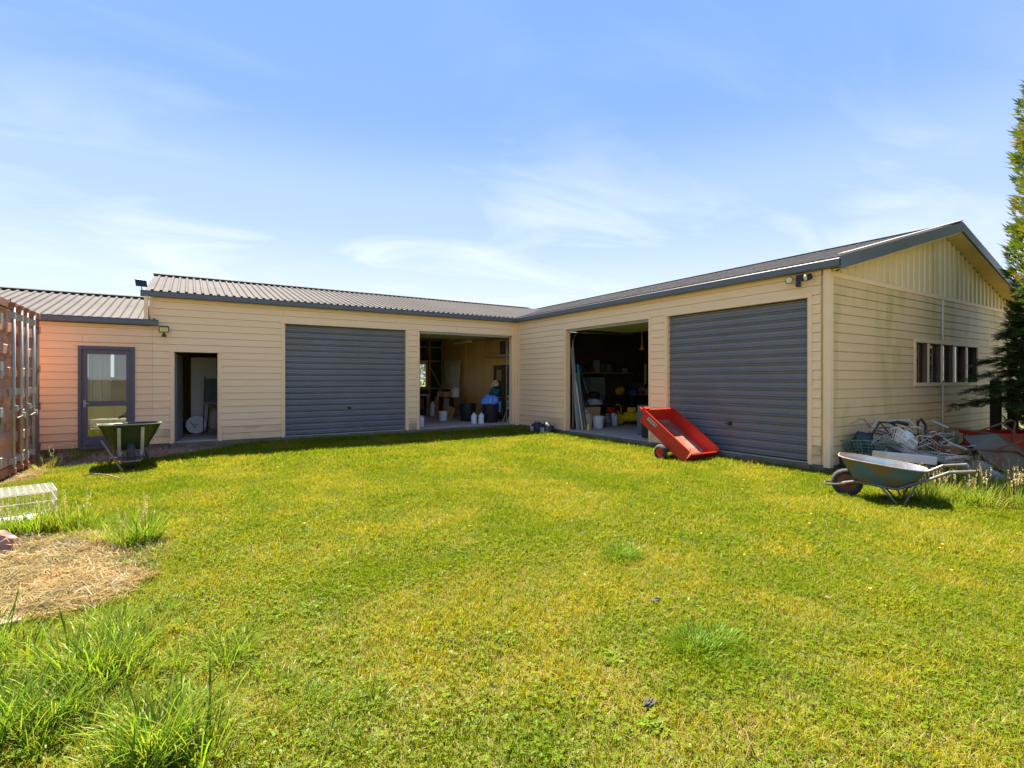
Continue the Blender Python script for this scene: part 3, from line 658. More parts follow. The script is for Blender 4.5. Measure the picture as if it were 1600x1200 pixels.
def corr(n, depth, pw, L, z0, z1, f):   # vertical corrugation along s
    b = MB(); pts = []
    for i in range(n):
        s = i * pw; pts += [(s, 0), (s + pw*.25, 0), (s + pw*.5, depth), (s + pw*.75, depth)]
    pts.append((n * pw, 0))
    for s, d_ in pts: b.v += [f(s, d_, z0), f(s, d_, z1)]
    b.f = [(2*i, 2*i+2, 2*i+3, 2*i+1) for i in range(len(pts) - 1)]
    return b
corr(20, .036, .288, 0, CZ0 + .13, CZ1 - .11, lambda s, d_, z: (-CL + .13 + s, .035 + d_, z)).build('side_panel', M_cont, ct, local=True)
corr(20, .036, .288, 0, CZ0 + .13, CZ1 - .11, lambda s, d_, z: (-CL + .13 + s, CW - .035 - d_, z)).build('side_panel', M_cont, ct, local=True)
b = MB(); b.box(-CL + .02, -.02, .05, CW - .05, CZ1 - .06, CZ1 - .03); b.build('roof', M_cont, ct, local=True)
b = MB(); b.box(-CL + .04, -CL + .08, .14, CW - .14, CZ0 + .13, CZ1 - .11); b.build('end_wall', M_cont, ct, local=True)
for k in range(2):
    y0_ = .155 + k * 1.068; y1_ = y0_ + 1.058; b = MB()
    zs = [CZ0 + .14]; 
    # horizontal pressed corrugations of each door leaf
    n = 7; zz0, zz1 = CZ0 + .14, CZ1 - .125; st_ = (zz1 - zz0) / n; pr = []
    for i in range(n): z_ = zz0 + i * st_; pr += [(-.012, z_), (-.012, z_ + st_*.38), (-.050, z_ + st_*.50), (-.050, z_ + st_*.86)]
    pr.append((-.012, zz1))
    for xx, z_ in pr: b.v += [(xx, y0_ + .05, z_), (xx, y1_ - .05, z_)]
    b.f = [(2*i, 2*i+1, 2*i+3, 2*i+2) for i in range(len(pr) - 1)]
    leaf = b.build('door', M_cont, ct, local=True)
    b = MB(); b.box(-.055, -.004, y0_, y0_ + .05, zz0 - .005, zz1 + .005); b.box(-.055, -.004, y1_ - .05, y1_, zz0 - .005, zz1 + .005)
    def dsub(nm, bb, m, sm=False):
        o = bpy.data.objects.new(nm, bb.mesh(nm, m, sm)); link(o, leaf, wm(ct)); return o
    dsub('door_frame', b, M_cframe)
    for j, yy in enumerate(((.66, 1.06), (1.38, 1.80))[k]):
        b = MB().tube([(.045, yy, CZ0 + .06), (.045, yy, CZ1 - .05)], .022, 10); dsub('locking_bar', b, M_galv, True)
        for z_ in (.22, 1.25, 2.38):
            b = MB(); b.box(-.004, .068, yy - .036, yy + .036, z_, z_ + .10); dsub('bar_bracket', b, M_galv)
        for z_ in (CZ0 + .03, CZ1 - .10):
            b = MB(); b.box(-.004, .072, yy - .032, yy + .032, z_, z_ + .07); dsub('cam_keeper', b, M_cframe)
        b = MB(); b.bar((.07, yy, 1.05 - .12*j), (.08, yy + (.38 if j == 0 else -.38), 1.03 - .12*j), .03, .012); b.box(.05, .095, yy - .03, yy + .03, 1.01 - .12*j, 1.09 - .12*j); dsub('locking_handle', b, M_galv)
    yh = y0_ - .02 if k == 0 else y1_ - .02
    for z_ in (.25, .95, 1.6, 2.28):
        b = MB(); b.box(-.006, .035, yh - .035, yh + .075, z_, z_ + .13); dsub('hinge', b, M_galv if k == 0 else M_cframe)
b = MB(); b.box(.0, .02, CW - .30, CW - .245, .25, 2.35); b.build('door_gasket', mat('grey_gasket', (.20, .20, .19), .6), ct, local=True)
b = MB(); b.box(.001, .006, .235, .34, 1.50, 1.74); pl = b.build('placard', M_white, ct, local=True)
b = MB(); b.box(.0065, .008, .24, .335, 1.66, 1.735); o = bpy.data.objects.new('placard_heading', b.mesh('placard_heading', mat('placard_blue', (.06, .30, .45), .5))); link(o, pl, wm(ct))
b = MB()
for k in range(5): b.box(.0065, .008, .25, .32 - .012*(k % 3), 1.515 + k*.026, 1.527 + k*.026)
o = bpy.data.objects.new('placard_print', b.mesh('placard_print', M_black)); link(o, pl, wm(ct))
b = MB(); b.box(.001, .006, .24, .33, .72, .98); b.build('placard', mat('dull_plate', (.33, .28, .22), .6), ct, local=True)

# ---- white wire crate, crumpled sheet and board on the left
def wirebox(M, lx, ly, lz, nx, ny, nz, r, name, m, label, cat, top=True, taper=1.0, group=None):
    t = empty(name, (0, 0, 0)); WM[t.name] = M; t.matrix_world = M; tag(t, label, cat, group)
    def P(x, y, z): k = lerp(taper, 1, z / lz); return ((x - lx/2)*k, (y - ly/2)*k, z)
    fr = MB()
    for z in (0, lz): fr.tube([P(0,0,z), P(lx,0,z), P(lx,ly,z), P(0,ly,z)], r*1.9, 6, closed=True)
    fr.build('frame', m, t, smooth=True, local=True)
    def face(nm, f, na, nb):
        b = MB()
        for i in range(1, na): b.tube([f(i/na, 0), f(i/na, 1)], r, 4)
        for j in range(1, nb): b.tube([f(0, j/nb), f(1, j/nb)], r, 4)
        b.build(nm, m, t, smooth=True, local=True)
    face('side_grid', lambda a, c: P(a*lx, 0, c*lz), nx, nz); face('side_grid', lambda a, c: P(a*lx, ly, c*lz), nx, nz)
    face('side_grid', lambda a, c: P(0, a*ly, c*lz), ny, nz); face('side_grid', lambda a, c: P(lx, a*ly, c*lz), ny, nz)
    face('base_grid', lambda a, c: P(a*lx, c*ly, 0), nx, ny)
    if top: face('lid_grid', lambda a, c: P(a*lx, c*ly, lz), nx, ny)
    return t
wirebox(TR(-1.80, 7.18, .03) @ RZ(R(14)), 1.15, .55, .29, 20, 8, 3, .0024, 'wire_crate', M_whitewire, 'white coated wire crate lying in the grass by the container', 'crate')
b = MB(); b.box(-.58, .58, -.32, .22, 0, .012, TR(-1.84, 6.98, .02) @ RZ(R(14)) @ RX(R(5))); tag(b.build('white_board', M_white), 'flat white board lying under the wire crate', 'board')
def crumple(name, loc, size, m, seed, label, cat, sub=4, amp=.35, flat=True):
    import bmesh
    bm = bmesh.new(); bmesh.ops.create_icosphere(bm, subdivisions=sub, radius=1)
    for v in bm.verts:
        n1_ = noise.noise(v.co * 1.6 + Vector((seed, 0, 0))); n2_ = abs(noise.noise(v.co * 3.7 + Vector((0, seed, 0)))); n3_ = abs(noise.noise(v.co * 8 + Vector((0, 0, seed))))
        v.co *= 1 + amp * (n1_ - n2_ * .9 - n3_ * .35); v.co = Vector((v.co.x * size[0], v.co.y * size[1], max(v.co.z, -.55) * size[2]))
    me = bpy.data.meshes.new(name); bm.to_mesh(me); bm.free(); me.materials.append(m)
    if not flat: me.polygons.foreach_set('use_smooth', [True] * len(me.polygons))
    o = bpy.data.objects.new(name, me); link(o, None, TR(*loc)); return tag(o, label, cat)
M_tarp = mat('brown_sheet', (0.24, 0.115, 0.06), .45, (0.36, 0.23, 0.15), 4, 1.0, stain=(0.11, 0.13, 0.18), sscale=3.5, slo=.56, shi=.6)
b = MB(); n_ = 16
for jj in range(n_ + 1):
    for ii in range(n_ + 1):
        u, v = ii / n_ - .5, jj / n_ - .5; e = Vector((u * 3.4, v * 3.4, 1.7)); q = 1 - abs(noise.noise(e)) * 2.2; q2 = 1 - abs(noise.noise(e * 2.3)) * 2
        w_ = noise.noise_vector(e * 1.5) * .07
        b.v.append((-1.62 + u * .72 + w_.x, 6.05 + v * .46 + w_.y, .015 + max(0, .17 * q + .07 * q2) * max(0, 1 - (2 * max(abs(u), abs(v))) ** 4)))
b.f = [(jj*(n_+1)+ii, jj*(n_+1)+ii+1, (jj+1)*(n_+1)+ii+1, (jj+1)*(n_+1)+ii) for jj in range(n_) for ii in range(n_)]
tag(b.build('crumpled_sheet', M_tarp), 'crumpled brown plastic sheet at the edge of the straw patch', 'sheet')
b = MB(); b.box(-.5, .5, -.06, .06, 0, .022, TR(-1.36, 4.16, .012) @ RZ(R(7)) @ RX(R(-4))); tag(b.build('timber_plank', M_wood, bevel=.003), 'weathered timber plank at the near edge of the straw patch', 'plank')

# ---- scrap heap against the gable wall
SG = 'scrap heaped against the gable wall'
wirebox(TR(9.00, 3.72, .30) @ RZ(R(-20)) @ RX(R(-6)) @ RY(R(6)), .72, .42, .20, 11, 6, 4, .0045, 'wire_basket', M_greenwire, 'green wire basket at the wall corner end of the scrap heap', 'basket', top=False, taper=.8)
b = MB(); b.box(-.35, .35, -.2, .2, 0, .26, TR(9.0, 3.78, .02) @ RZ(R(-18))); tag(b.build('dark_crate', mat('dark_crate', (.05, .05, .05), .7), bevel=.02), 'dark crate under the green wire basket', 'crate')
crumple('dark_cover', (9.15, 3.9, .45), (.30, .14, .22), mat('dark_green_cover', (.05, .07, .05), .8, (.03, .05, .055), 5, 1), 9., 'dark green plastic cover behind the white laundry basket', 'cover', 3, .4)
def plastic_basket(M, lx, ly, lz, n, m, name, label):
    t = empty(name, (0, 0, 0)); WM[t.name] = M; t.matrix_world = M; tag(t, label, 'basket')
    b = MB()
    def P(x, y, z): k = lerp(.82, 1, z/lz); return Vector((x*lx/2*k, y*ly/2*k, z))
    for s in (-1, 1):
        for i in range(n + 1): q_ = -1 + 2*i/n; b.bar(P(q_, s, .0), P(q_, s, lz), .018, .008, (0, s, 0)); 
        for i in range(n//2 + 1): q_ = -1 + 4*i/n; b.bar(P(s, q_, .0), P(s, q_, lz), .018, .008, (s, 0, 0))
    b.build('slat', m, t, local=True)
    r_ = MB()
    for z in (lz, lz*.5): 
        c = [P(-1,-1,z), P(1,-1,z), P(1,1,z), P(-1,1,z)]
        for a_, b_ in zip(c, c[1:] + c[:1]): r_.bar(a_, b_, .014, .05 if z == lz else .03)
    r_.build('rim', m, t, local=True)
    q_ = MB(); q_.box(-lx/2*.82, lx/2*.82, -ly/2*.82, ly/2*.82, -.006, .006); q_.build('base', m, t, local=True)
    return t
plastic_basket(TR(9.38, 3.56, .42) @ RZ(R(-28)) @ RY(R(38)) @ RX(R(-18)), .40, .30, .20, 12, M_offwhite, 'laundry_basket', 'off white slatted plastic laundry basket tipped on top of the scrap heap')
wirebox(TR(9.62, 3.42, .22) @ RZ(R(-32)) @ RY(R(24)) @ RX(R(20)), .75, .45, .18, 14, 8, 3, .004, 'wire_basket', M_brownwire, 'rusty brown wire basket in the middle of the scrap heap', 'basket', top=False)
wirebox(TR(9.95, 3.55, .38) @ RZ(R(-40)) @ RY(R(28)) @ RX(R(-28)), .78, .42, .12, 16, 6, 2, .004, 'wire_rack', mat('cream_wire', (.55, .47, .33), .6, (.35, .25, .14), 9, .9), 'cream wire oven rack leaning on the scrap heap', 'rack', top=False)
wirebox(TR(9.35, 3.38, .10) @ RZ(R(-30)) @ RX(R(35)), .55, .40, .14, 12, 8, 2, .004, 'wire_rack', M_brownwire, 'rusty wire rack propped behind the blue wheelbarrow', 'rack', top=False)
wirebox(TR(10.15, 3.18, .20) @ RZ(R(-20)) @ RY(R(8)), .62, .35, .10, 16, 8, 2, .0045, 'wire_rack', M_whitewire, 'white wire dish rack at the front of the scrap heap', 'rack', top=False)
b = MB(); A = TR(9.55, 3.28, .30) @ RZ(R(-32)) @ RY(R(14)) @ RX(R(12))
b.box(-.42, .42, -.16, .16, 0, .05, A); o = b.build('metal_tray', mat('grey_beige_metal', (.36, .31, .25), .5, (.25, .2, .15), 5, 1), bevel=.01); tag(o, 'grey beige metal tray sloping down the scrap heap', 'tray')
b = MB(); A = TR(8.72, 3.20, .29) @ RZ(R(-36)) @ RX(R(-3)) @ RY(R(5)); b.box(-.34, .34, -.17, .17, 0, .12, A); tag(b.build('foam_block', mat('cream_foam', (.72, .60, .46), .8, (.62, .51, .38), 3, .6), bevel=.012), 'long cream foam block beside the blue wheelbarrow', 'block')
b = MB(); b.box(-.28, .28, -.14, .14, 0, .27, TR(8.74, 3.20, .0) @ RZ(R(-36))); tag(b.build('mossy_box', M_found, bevel=.02), 'mossy box under the cream foam block', 'box')
# mower handle: two tubes, a cross bar and black grips
mh = empty('mower_handle', (9.9, 3.5, 0), 0, 'bent black mower handle sticking out of the scrap heap', 'handle')
b = MB().tube([(9.20, 3.80, .60), (9.32, 3.74, .80), (9.45, 3.66, .79), (9.85, 3.5, .62), (10.15, 3.36, .36)], .014, 8); b.build('tube', M_black, mh, smooth=True)
b = MB().tube([(9.45, 3.62, .78), (9.58, 3.60, .80), (9.75, 3.52, .76)], .026, 8); b.build('grip', M_black, mh, smooth=True)
b = MB().tube([(9.32, 3.74, .80), (9.24, 3.6, .66), (9.5, 3.5, .52)], .012, 8); b.build('tube', M_black, mh, smooth=True)
b = MB().tube([(9.86, 3.42, .56), (9.90, 3.44, .80), (9.98, 3.42, .84), (10.04, 3.38, .74), (9.96, 3.36, .54)], .022, 8, closed=False); tag(b.build('black_loop_handle', M_black, smooth=True), 'black plastic loop handle standing up from the scrap heap', 'handle')
ch = empty('tube_chair_frame', (10.1, 3.6, 0), 0, 'cream tubular chair frame leaning on the gable wall in the scrap heap', 'chair frame')
for z_, n_ in ((.80, 'rail'), (.66, 'rail'), (.54, 'rail')):
    b = MB().tube([(9.75, 3.80, z_), (10.12, 3.62, z_)], .013, 6); b.build(n_, M_offwhite, ch, smooth=True)
b = MB().tube([(9.75, 3.80, .82), (9.80, 3.55, .08)], .014, 6); b.build('leg', M_offwhite, ch, smooth=True)
b = MB().tube([(10.10, 3.64, .82), (10.16, 3.58, .70), (10.42, 3.30, .42), (10.45, 3.2, .05)], .014, 6); b.build('leg', M_offwhite, ch, smooth=True)
for (a_, c_, r_, m_, nm, lb) in (((10.00, 3.10, .36), (10.62, 2.98, .38), .020, M_galv, 'steel_tube', 'galvanised tube lying over the front of the scrap heap'),
        ((9.75, 3.02, .28), (10.55, 2.95, .25), .028, M_offwhite, 'white_pipe', 'off white pipe along the front of the scrap heap'),
        ((10.05, 3.05, .30), (10.85, 2.62, .03), .018, M_wood, 'timber_batten', 'thin timber batten sliding off the scrap heap'),
        ((10.2, 3.25, .30), (11.0, 2.85, .16), .022, M_galv, 'steel_tube', 'grey tube pointing at the upturned wheelbarrow'),
        ((10.2, 3.15, .25), (11.0, 2.95, .20), .018, M_offwhite, 'white_pipe', 'pale pipe pointing at the upturned wheelbarrow'),
        ((8.55, 3.95, .0), (8.72, 3.75, .50), .012, M_rust, 'rusty_rod', 'rusty rod standing at the foot of the corner board'),
        ((9.7, 3.45, .50), (10.5, 3.2, .28), .016, M_wood, 'timber_batten', 'timber batten across the middle of the scrap heap')):
    b = MB().tube([a_, tuple((Vector(a_) + Vector(c_)) / 2 + Vector((0, 0, .004))), c_], r_, 8); tag(b.build(nm, m_, smooth=True), lb, nm.split('_')[1])
b = MB(); A = TR(10.35, 3.12, .30) @ RZ(R(-15)); b.box(-.26, .26, -.14, .14, 0, .12, A); tag(b.build('rusted_motor_box', mat('orange_rust', (.36, .13, .04), .85, (.2, .08, .03), 6, 1, .4, 40), bevel=.02), 'orange rusted metal box on the scrap heap', 'box')
crumple('red_rag', (10.22, 3.36, .50), (.10, .08, .07), mat('dark_red_cloth', (.16, .03, .02), .8), 5., 'small dark red lump on top of the scrap heap', 'cloth', 3, .3)
crumple('white_bag', (9.52, 3.48, .58), (.15, .12, .10), M_white, 7., 'crumpled white and blue bag stuffed beside the laundry basket', 'bag', 3, .5)
crumple('grey_tarpaulin', (10.2, 2.75, .08), (.22, .16, .16), mat('grey_tarp', (.22, .23, .22), .6, (.14, .16, .15), 5, 1), 12., 'pale grey tarpaulin between the scrap heap and the upturned wheelbarrow', 'tarpaulin', 3, .5)
crumple('grey_rag', (9.6, 2.45, .10), (.22, .12, .10), mat('pale_grey_rag', (.36, .35, .36), .8), 15., 'pale grey rag in the long grass before the scrap heap', 'rag', 3, .6)
b = MB(); A = TR(10.62, 3.05, .02) @ RZ(R(-30)) @ RY(R(-30)); b.box(-.2, .2, -.28, .28, 0, .02, A); tag(b.build('black_sheet', M_black), 'black panel leaning beside the upturned wheelbarrow', 'panel')
for x_, y_ in ((10.02, 2.85),): 
    b = MB(); b.lathe([(.07, 0), (.08, .02), (.05, .03)], 12, TR(x_, y_, .12) @ RX(R(70))); tag(b.build('white_cord_coil', M_white, smooth=True), 'small coil of white cord hanging in the scrap heap', 'cord')
q = random.Random(21); m4 = [mat('cream_tube', (.66, .56, .40), .6, (.42, .30, .18), 9, .9), M_galv, M_brownwire, M_rust]
nm4 = [('cream_tube', 'bent cream metal tube tangled in the scrap heap', 'bent cream tubes in the scrap heap'), ('steel_rod', 'thin grey steel rod tangled in the scrap heap', 'grey rods in the scrap heap'), ('wire_strand', 'rusty brown wire strand tangled in the scrap heap', 'rusty wires in the scrap heap'), ('rusty_strut', 'dark rusty strut tangled in the scrap heap', 'rusty struts in the scrap heap')]
for i in range(84):
    k = i % 4; t = q.random(); c_ = Vector((lerp(9.0, 10.75, t) + q.uniform(-.1, .1), lerp(3.80, 2.98, t) + q.uniform(-.15, .22), q.uniform(.2, .80 - .26*t))); a_ = q.uniform(-.9, .5); ln = q.uniform(.25, .6); e_ = q.uniform(-.5, .45)
    d_ = Vector((math.cos(a_)*.95, math.sin(a_)*.7, e_)) * ln / 2; bd = Vector((q.uniform(-.1, .1), q.uniform(-.1, .1), q.uniform(-.02, .14)))
    b = MB().tube([c_ - d_, c_ - d_*.5 + bd*.6, c_ + bd, c_ + d_*.6 + bd*.4, c_ + d_], (.011, .008, .005, .012)[k], 6)
    tag(b.build(nm4[k][0], m4[k], smooth=True), nm4[k][1], nm4[k][0].split('_')[1], nm4[k][2])
# red bin trough behind, fence posts with a chain
rb = empty('red_trough', (12.4, 3.0, 0), 0, 'long red plastic trough behind the upturned wheelbarrow', 'trough')
A = TR(12.85, 2.95, .14) @ RZ(R(-28))
b = MB()
for q_ in ((-.75, .75, -.32, -.29, 0, .38), (-.75, .75, .29, .32, 0, .38), (-.75, -.72, -.289, .289, 0, .38), (.72, .75, -.289, .289, 0, .38), (-.72, .72, -.289, .289, 0, .03)): b.box(*q_, A)
b.build('tub', M_red, rb, bevel=.008)
b = MB(); b.box(-.79, .79, -.36, -.325, .33, .385, A); b.box(-.79, .79, .325, .36, .33, .385, A); b.build('rim', M_red, rb)
b = MB()
for q_ in (-.6, .6): b.box(q_ - .05, q_ + .05, -.25, .25, -.14, -.002, A)
b.build('foot', M_steel, rb)
M_post = mat('dark_post_timber', (.055, .05, .03), .9, (.035, .035, .02), 8, .9, .4, 50)
for x_, y_, lb in ((14.05, 3.55, 'dark square timber post near the end of the gable wall'), (14.95, 3.50, 'dark square timber post under the conifer')):
    b = MB(); b.box(x_ - .075, x_ + .075, y_ - .075, y_ + .075, -.1, 1.45); b.add([(x_-.075,y_-.075,1.451),(x_+.075,y_-.075,1.451),(x_+.075,y_+.075,1.451),(x_-.075,y_+.075,1.451),(x_,y_,1.50)], [(0,1,4),(1,2,4),(2,3,4),(3,0,4)])
    tag(b.build('fence_post', M_post), lb, 'post')
cn = empty('post_chain', (14.5, 3.5, 1.0), 0, 'short iron chain slung between the two dark posts', 'chain')
for i in range(16):
    t = (i + .5) / 16; c_ = Vector((14.13 + .74*t, 3.55 - .05*t, 1.03 - .12*math.sin(math.pi*t))); u = Vector((1, 0, 0)); v = Vector((0, 0, 1)) if i % 2 else Vector((0, 1, 0))
    b = MB().tube([c_ + u*.032*math.cos(a_*math.pi/4) + v*.016*math.sin(a_*math.pi/4) for a_ in range(8)], .005, 4, closed=True); b.build('link', M_steel, cn, smooth=True)

# two black padded cases against the wall between the bays
for (x_, y_, s, lb) in ((8.10, 11.50, .0, 'black tool bag with a pale front panel against the wall'), (8.12, 11.06, 1.0, 'bulkier black bag with handles next to the tool bag')):
    t = empty('black_bag', (x_, y_, 0), 0, lb, 'bag')
    crumple('body', (0, 0, 0), (.18, .21 + .03*s, .19 + .03*s), M_black, 20 + s*4, None, None, 3, .25, flat=False); o = bpy.data.objects[-1] if False else None
    bo = [q_ for q_ in C.objects if q_.name.startswith('body') and q_.parent is None][-1]; bo.parent = t; bo.matrix_local = TR(0, 0, .12); WM[bo.name] = wm(t) @ TR(0, 0, .12)
    b = MB(); b.box(-.205, -.165, -.07 - .02*s, .06, .06, .20); b.build('front_panel', mat('grey_vinyl', (.38, .38, .38), .5), t, local=True, bevel=.012)
    b = MB().tube([(0, -.10, .22), (-.02, -.08, .33), (-.02, .08, .33), (0, .10, .22)], .010, 6); b.build('handle', M_black, t, smooth=True, local=True)

# ---- lights on the walls
fl = empty('floodlight', (XR - .04, 4.50, 3.12), 0, 'twin headed black security light under the eave at the gable corner', 'light')
b = MB(); b.box(XR - .07, XR - .028, 4.44, 4.56, 3.08, 3.18); b.build('base', M_black, fl, bevel=.006)
for s, yy in ((1, 4.62), (-1, 4.36)):
    A = TR(XR - .16, yy, 3.10) @ RZ(R(-90 + 35*s)) @ RX(R(105))
    b = MB(); b.lathe([(.02, -.10), (.045, -.09), (.058, -.02), (.060, .0)], 16, A); h_ = b.build('lamp_head', M_black, fl, smooth=True)
    b = MB(); b.lathe([(.052, .0005), (.048, .006), (.02, .010)], 16, A); o = bpy.data.objects.new('lens', b.mesh('lens', mat('lamp_glass', (.62, .60, .42), .25), True)); link(o, h_, I4())
b = MB(); b.box(XR - .14, XR - .07, 4.47, 4.53, 2.98, 3.06); b.build('sensor', M_black, fl, bevel=.01)
f2 = empty('floodlight', (-.46, YL - .03, 2.48), 0, 'small black floodlight with yellowish lens beside the annex gutter', 'light')
A = TR(-.46, YL - .12, 2.53) @ RX(R(20)); b = MB(); b.box(-.085, .085, -.03, .05, -.055, .065, A); h_ = b.build('lamp_head', M_black, f2, bevel=.008)
b = MB(); b.box(-.072, .072, -.036, -.031, -.04, .055, A); o = bpy.data.objects.new('lens', b.mesh('lens', mat('yellow_lens', (.72, .66, .22), .3))); link(o, h_, I4())
b = MB(); b.tube([(-.46, YL - .03, 2.42), (-.46, YL - .10, 2.42), (-.46, YL - .11, 2.50)], .012, 6); b.lathe([(.035, 0), (.04, .02), (.02, .06)], 10, TR(-.46, YL - .09, 2.38)); b.build('sensor', M_black, f2, smooth=True)
sp_ = empty('solar_panel', (-.84, YL - .12, 3.33), 0, 'small dark solar panel on a stalk above the gutter end', 'panel')
b = MB(); A = TR(-.85, YL - .12, 3.46) @ RZ(R(18)) @ RX(R(-28)); b.box(-.10, .10, -.012, .0, -.085, .085, A); b.build('panel', mat('solar_cells', (.02, .02, .022), .35), sp_, bevel=.004)
b = MB().tube([(-.84, YL - .08, 3.30), (-.84, YL - .08, 3.38), (-.85, YL - .11, 3.44)], .010, 6); b.build('stalk', M_black, sp_, smooth=True)

# ---- odd bits on the lawn
for i, (x_, y_, s, m_, lb, nm, ct_) in enumerate(((1.75, 1.61, .05, mat('grey_clod', (.055, .05, .045), .95), 'dark grey clod of earth on the open lawn near the dark green tuft', 'clod', 'clod'),
        (2.61, 2.34, .045, MATS['grey_clod'], 'grey flat clod on the lawn between two dark tufts', 'clod', 'clod'),
        (.55, 7.48, .05, M_wood, 'pale wood chip on the lawn in front of the open doorway', 'wood_chip', 'chip'),
        (1.05, 1.55, .035, M_rust, 'brown leaf scrap in the foreground grass', 'dead_leaf', 'leaf'),
        (3.55, 3.35, .04, mat('pinkish_chip', (.20, .11, .07), .8), 'pinkish bark chip on the middle of the lawn', 'bark_chip', 'chip'),
        (3.6, 1.75, .04, MATS['pinkish_chip'], 'reddish bark chip in the right foreground grass', 'bark_chip', 'chip'))):
    crumple(nm, (x_, y_, .022), (s*.75, s*.5, s*.32), m_, 30. + i, lb, ct_, 3, .7)
b = MB().tube([(1.80, 1.17, .03), (1.86, 1.19, .05), (1.91, 1.24, .045), (1.99, 1.26, .055), (2.03, 1.33, .05)], [.003, .0028, .0025, .002, .001], 5); b.tube([(1.91, 1.24, .045), (1.90, 1.29, .055), (1.93, 1.33, .06)], [.002, .0015, .001], 5); b.tube([(1.99, 1.26, .055), (2.05, 1.27, .06)], [.0018, .001], 5); tag(b.build('dry_twig', M_rust, smooth=True), 'brown dry twig lying in the foreground lawn', 'twig')

# paling fence far behind, seen mirrored in the glazed door
fn = empty('paling_fence', (0, -11, 0), 0, 'weathered paling fence across the yard mirrored in the glazed door', 'fence')
pal = MB(); pal.box(-.06, .06, -.01, .01, .05, 1.45); pal = pal.mesh('paling', mat('dark_paling', (.10, .085, .06), .9, (.06, .05, .035), 3, .9))
for i in range(76): inst('paling', pal, fn, TR(-7.5 + i*.135, -11, rnd.uniform(-.03, .03)))
for z_ in (.4, 1.4): 
    b = MB(); b.box(-7.6, 2.9, -11.06, -11.012, z_, z_ + .08); b.build('rail', M_wood, fn)
# ================================================================ inside the bays
def jar(x, y, z, r, h, m, name, label, cat, neck=.35, lid=None, n=16):
    t = empty(name, (x, y, z), 0, label, cat)
    b = MB(); b.lathe([(r*.92, 0), (r, .02), (r, h*.72), (r*.9, h*.82), (r*neck, h*.92), (r*neck, h)], n); b.build('body', m, t, smooth=True, local=True)
    b = MB(); b.lathe([(r*neck*1.15, h), (r*neck*1.15, h*1.06)], 10); b.build('cap', lid or M_white, t, local=True)
    b = MB().tube([(r*.3, 0, h*.93), (r*1.0, 0, h*.90), (r*1.06, 0, h*.66)], r*.12, 6); b.build('handle', m, t, smooth=True, local=True)
    return t
def pail(x, y, z, r, h, m, name, label, lid=False, cat='bucket'):
    t = empty(name, (x, y, z), 0, label, cat)
    b = MB(); b.lathe([(r*.82, 0), (r*.86, .01), (r*.98, h*.92), (r*1.05, h*.93), (r*1.05, h), (r*.96, h), (r*.94, h*.9), (r*.8, .02)] if not lid else [(r*.82, 0), (r*.98, h*.9), (r*1.06, h*.91), (r*1.06, h), (r*.95, h*1.02)], 20); b.build('body', m, t, smooth=True, local=True)
    b = MB().tube([(r*1.04*math.cos(a), r*.25*math.sin(a) - r*.9*abs(math.sin(a)), h*.9 - h*.35*abs(math.sin(a))) for a in [math.pi*i/8 for i in range(9)]], .005, 5); b.build('bail', M_galv, t, smooth=True, local=True)
    return t
def bx(name, M, lx, ly, lz, m, label, cat, bev=.006):
    b = MB(); b.box(-lx/2, lx/2, -ly/2, ly/2, 0, lz, M); return tag(b.build(name, m, bevel=bev), label, cat)
# --- left bay
jar(7.30, 13.72, ZS, .085, .31, M_white, 'plastic_jug', 'white plastic jug on the bay floor before the black bins', 'jug'); jar(7.50, 13.62, ZS, .085, .31, M_white, 'plastic_jug', 'second white plastic jug standing closest to the bay opening', 'jug')
def bin_(x, y, r, h, label):
    t = empty('black_bin', (x, y, ZS), 0, label, 'bin'); b = MB(); b.lathe([(r*.8, 0), (r*.85, .02), (r, h*.95), (r*1.06, h*.96), (r*1.06, h), (r*.95, h), (r*.8, .05)], 24); b.build('body', M_black, t, smooth=True, local=True)
    b = MB(); b.box(-r*1.12, -r*1.0, -.06, .06, h*.78, h*.84); b.build('handle', M_black, t, local=True)
bin_(7.62, 14.75, .27, .56, 'round black plastic bin behind the white jugs'); bin_(7.95, 13.85, .26, .55, 'round black plastic bin under the blue cloth')
crumple('blue_cloth', (8.02, 14.0, .80), (.30, .30, .22), M_blue, 40., 'crumpled light blue cloth heaped on the black bin', 'cloth', 4, .35, flat=False)
b = MB(); A = TR(8.22, 13.78, .46); b.box(-.02, .02, -.09, .09, 0, .34, A); tag(b.build('blue_cloth_end', M_blue, bevel=.015), 'end of a light blue cloth hanging down beside the bin', 'cloth')
crumple('teal_bundle', (8.42, 14.35, 1.05), (.20, .20, .16), M_teal, 44., 'dark teal bundle on a stool at the back of the bins', 'bundle', 3, .3, flat=False)
crumple('yellow_flowers', (8.42, 14.35, 1.32), (.13, .13, .12), mat('yellow_petals', (.60, .52, .06), .8, (.65, .6, .5), 12, 1), 47., 'bunch of yellow and white artificial flowers on the teal bundle', 'flowers', 3, .7)
st_ = empty('wooden_stool', (8.42, 14.35, ZS), 0, 'tall wooden stool carrying the teal bundle', 'stool')
b = MB(); b.box(-.17, .17, -.17, .17, .74, .775); b.build('seat', M_wood, st_, local=True, bevel=.006)
for sx in (-1, 1):
    for sy in (-1, 1): b = MB().tube([(sx*.19, sy*.19, 0), (sx*.13, sy*.13, .74)], .015, 6); b.build('leg', M_wood, st_, smooth=True, local=True)
ch_ = empty('folding_chair', (8.45, 13.62, ZS), 0, 'small white framed folding chair at the corner post of the open bay', 'chair')
for sy in (-.13, .13):
    b = MB().tube([(-.1, sy, 0), (.08, sy, .45), (.15, sy, .85)], .012, 6); b.build('leg', M_offwhite, ch_, smooth=True, local=True)
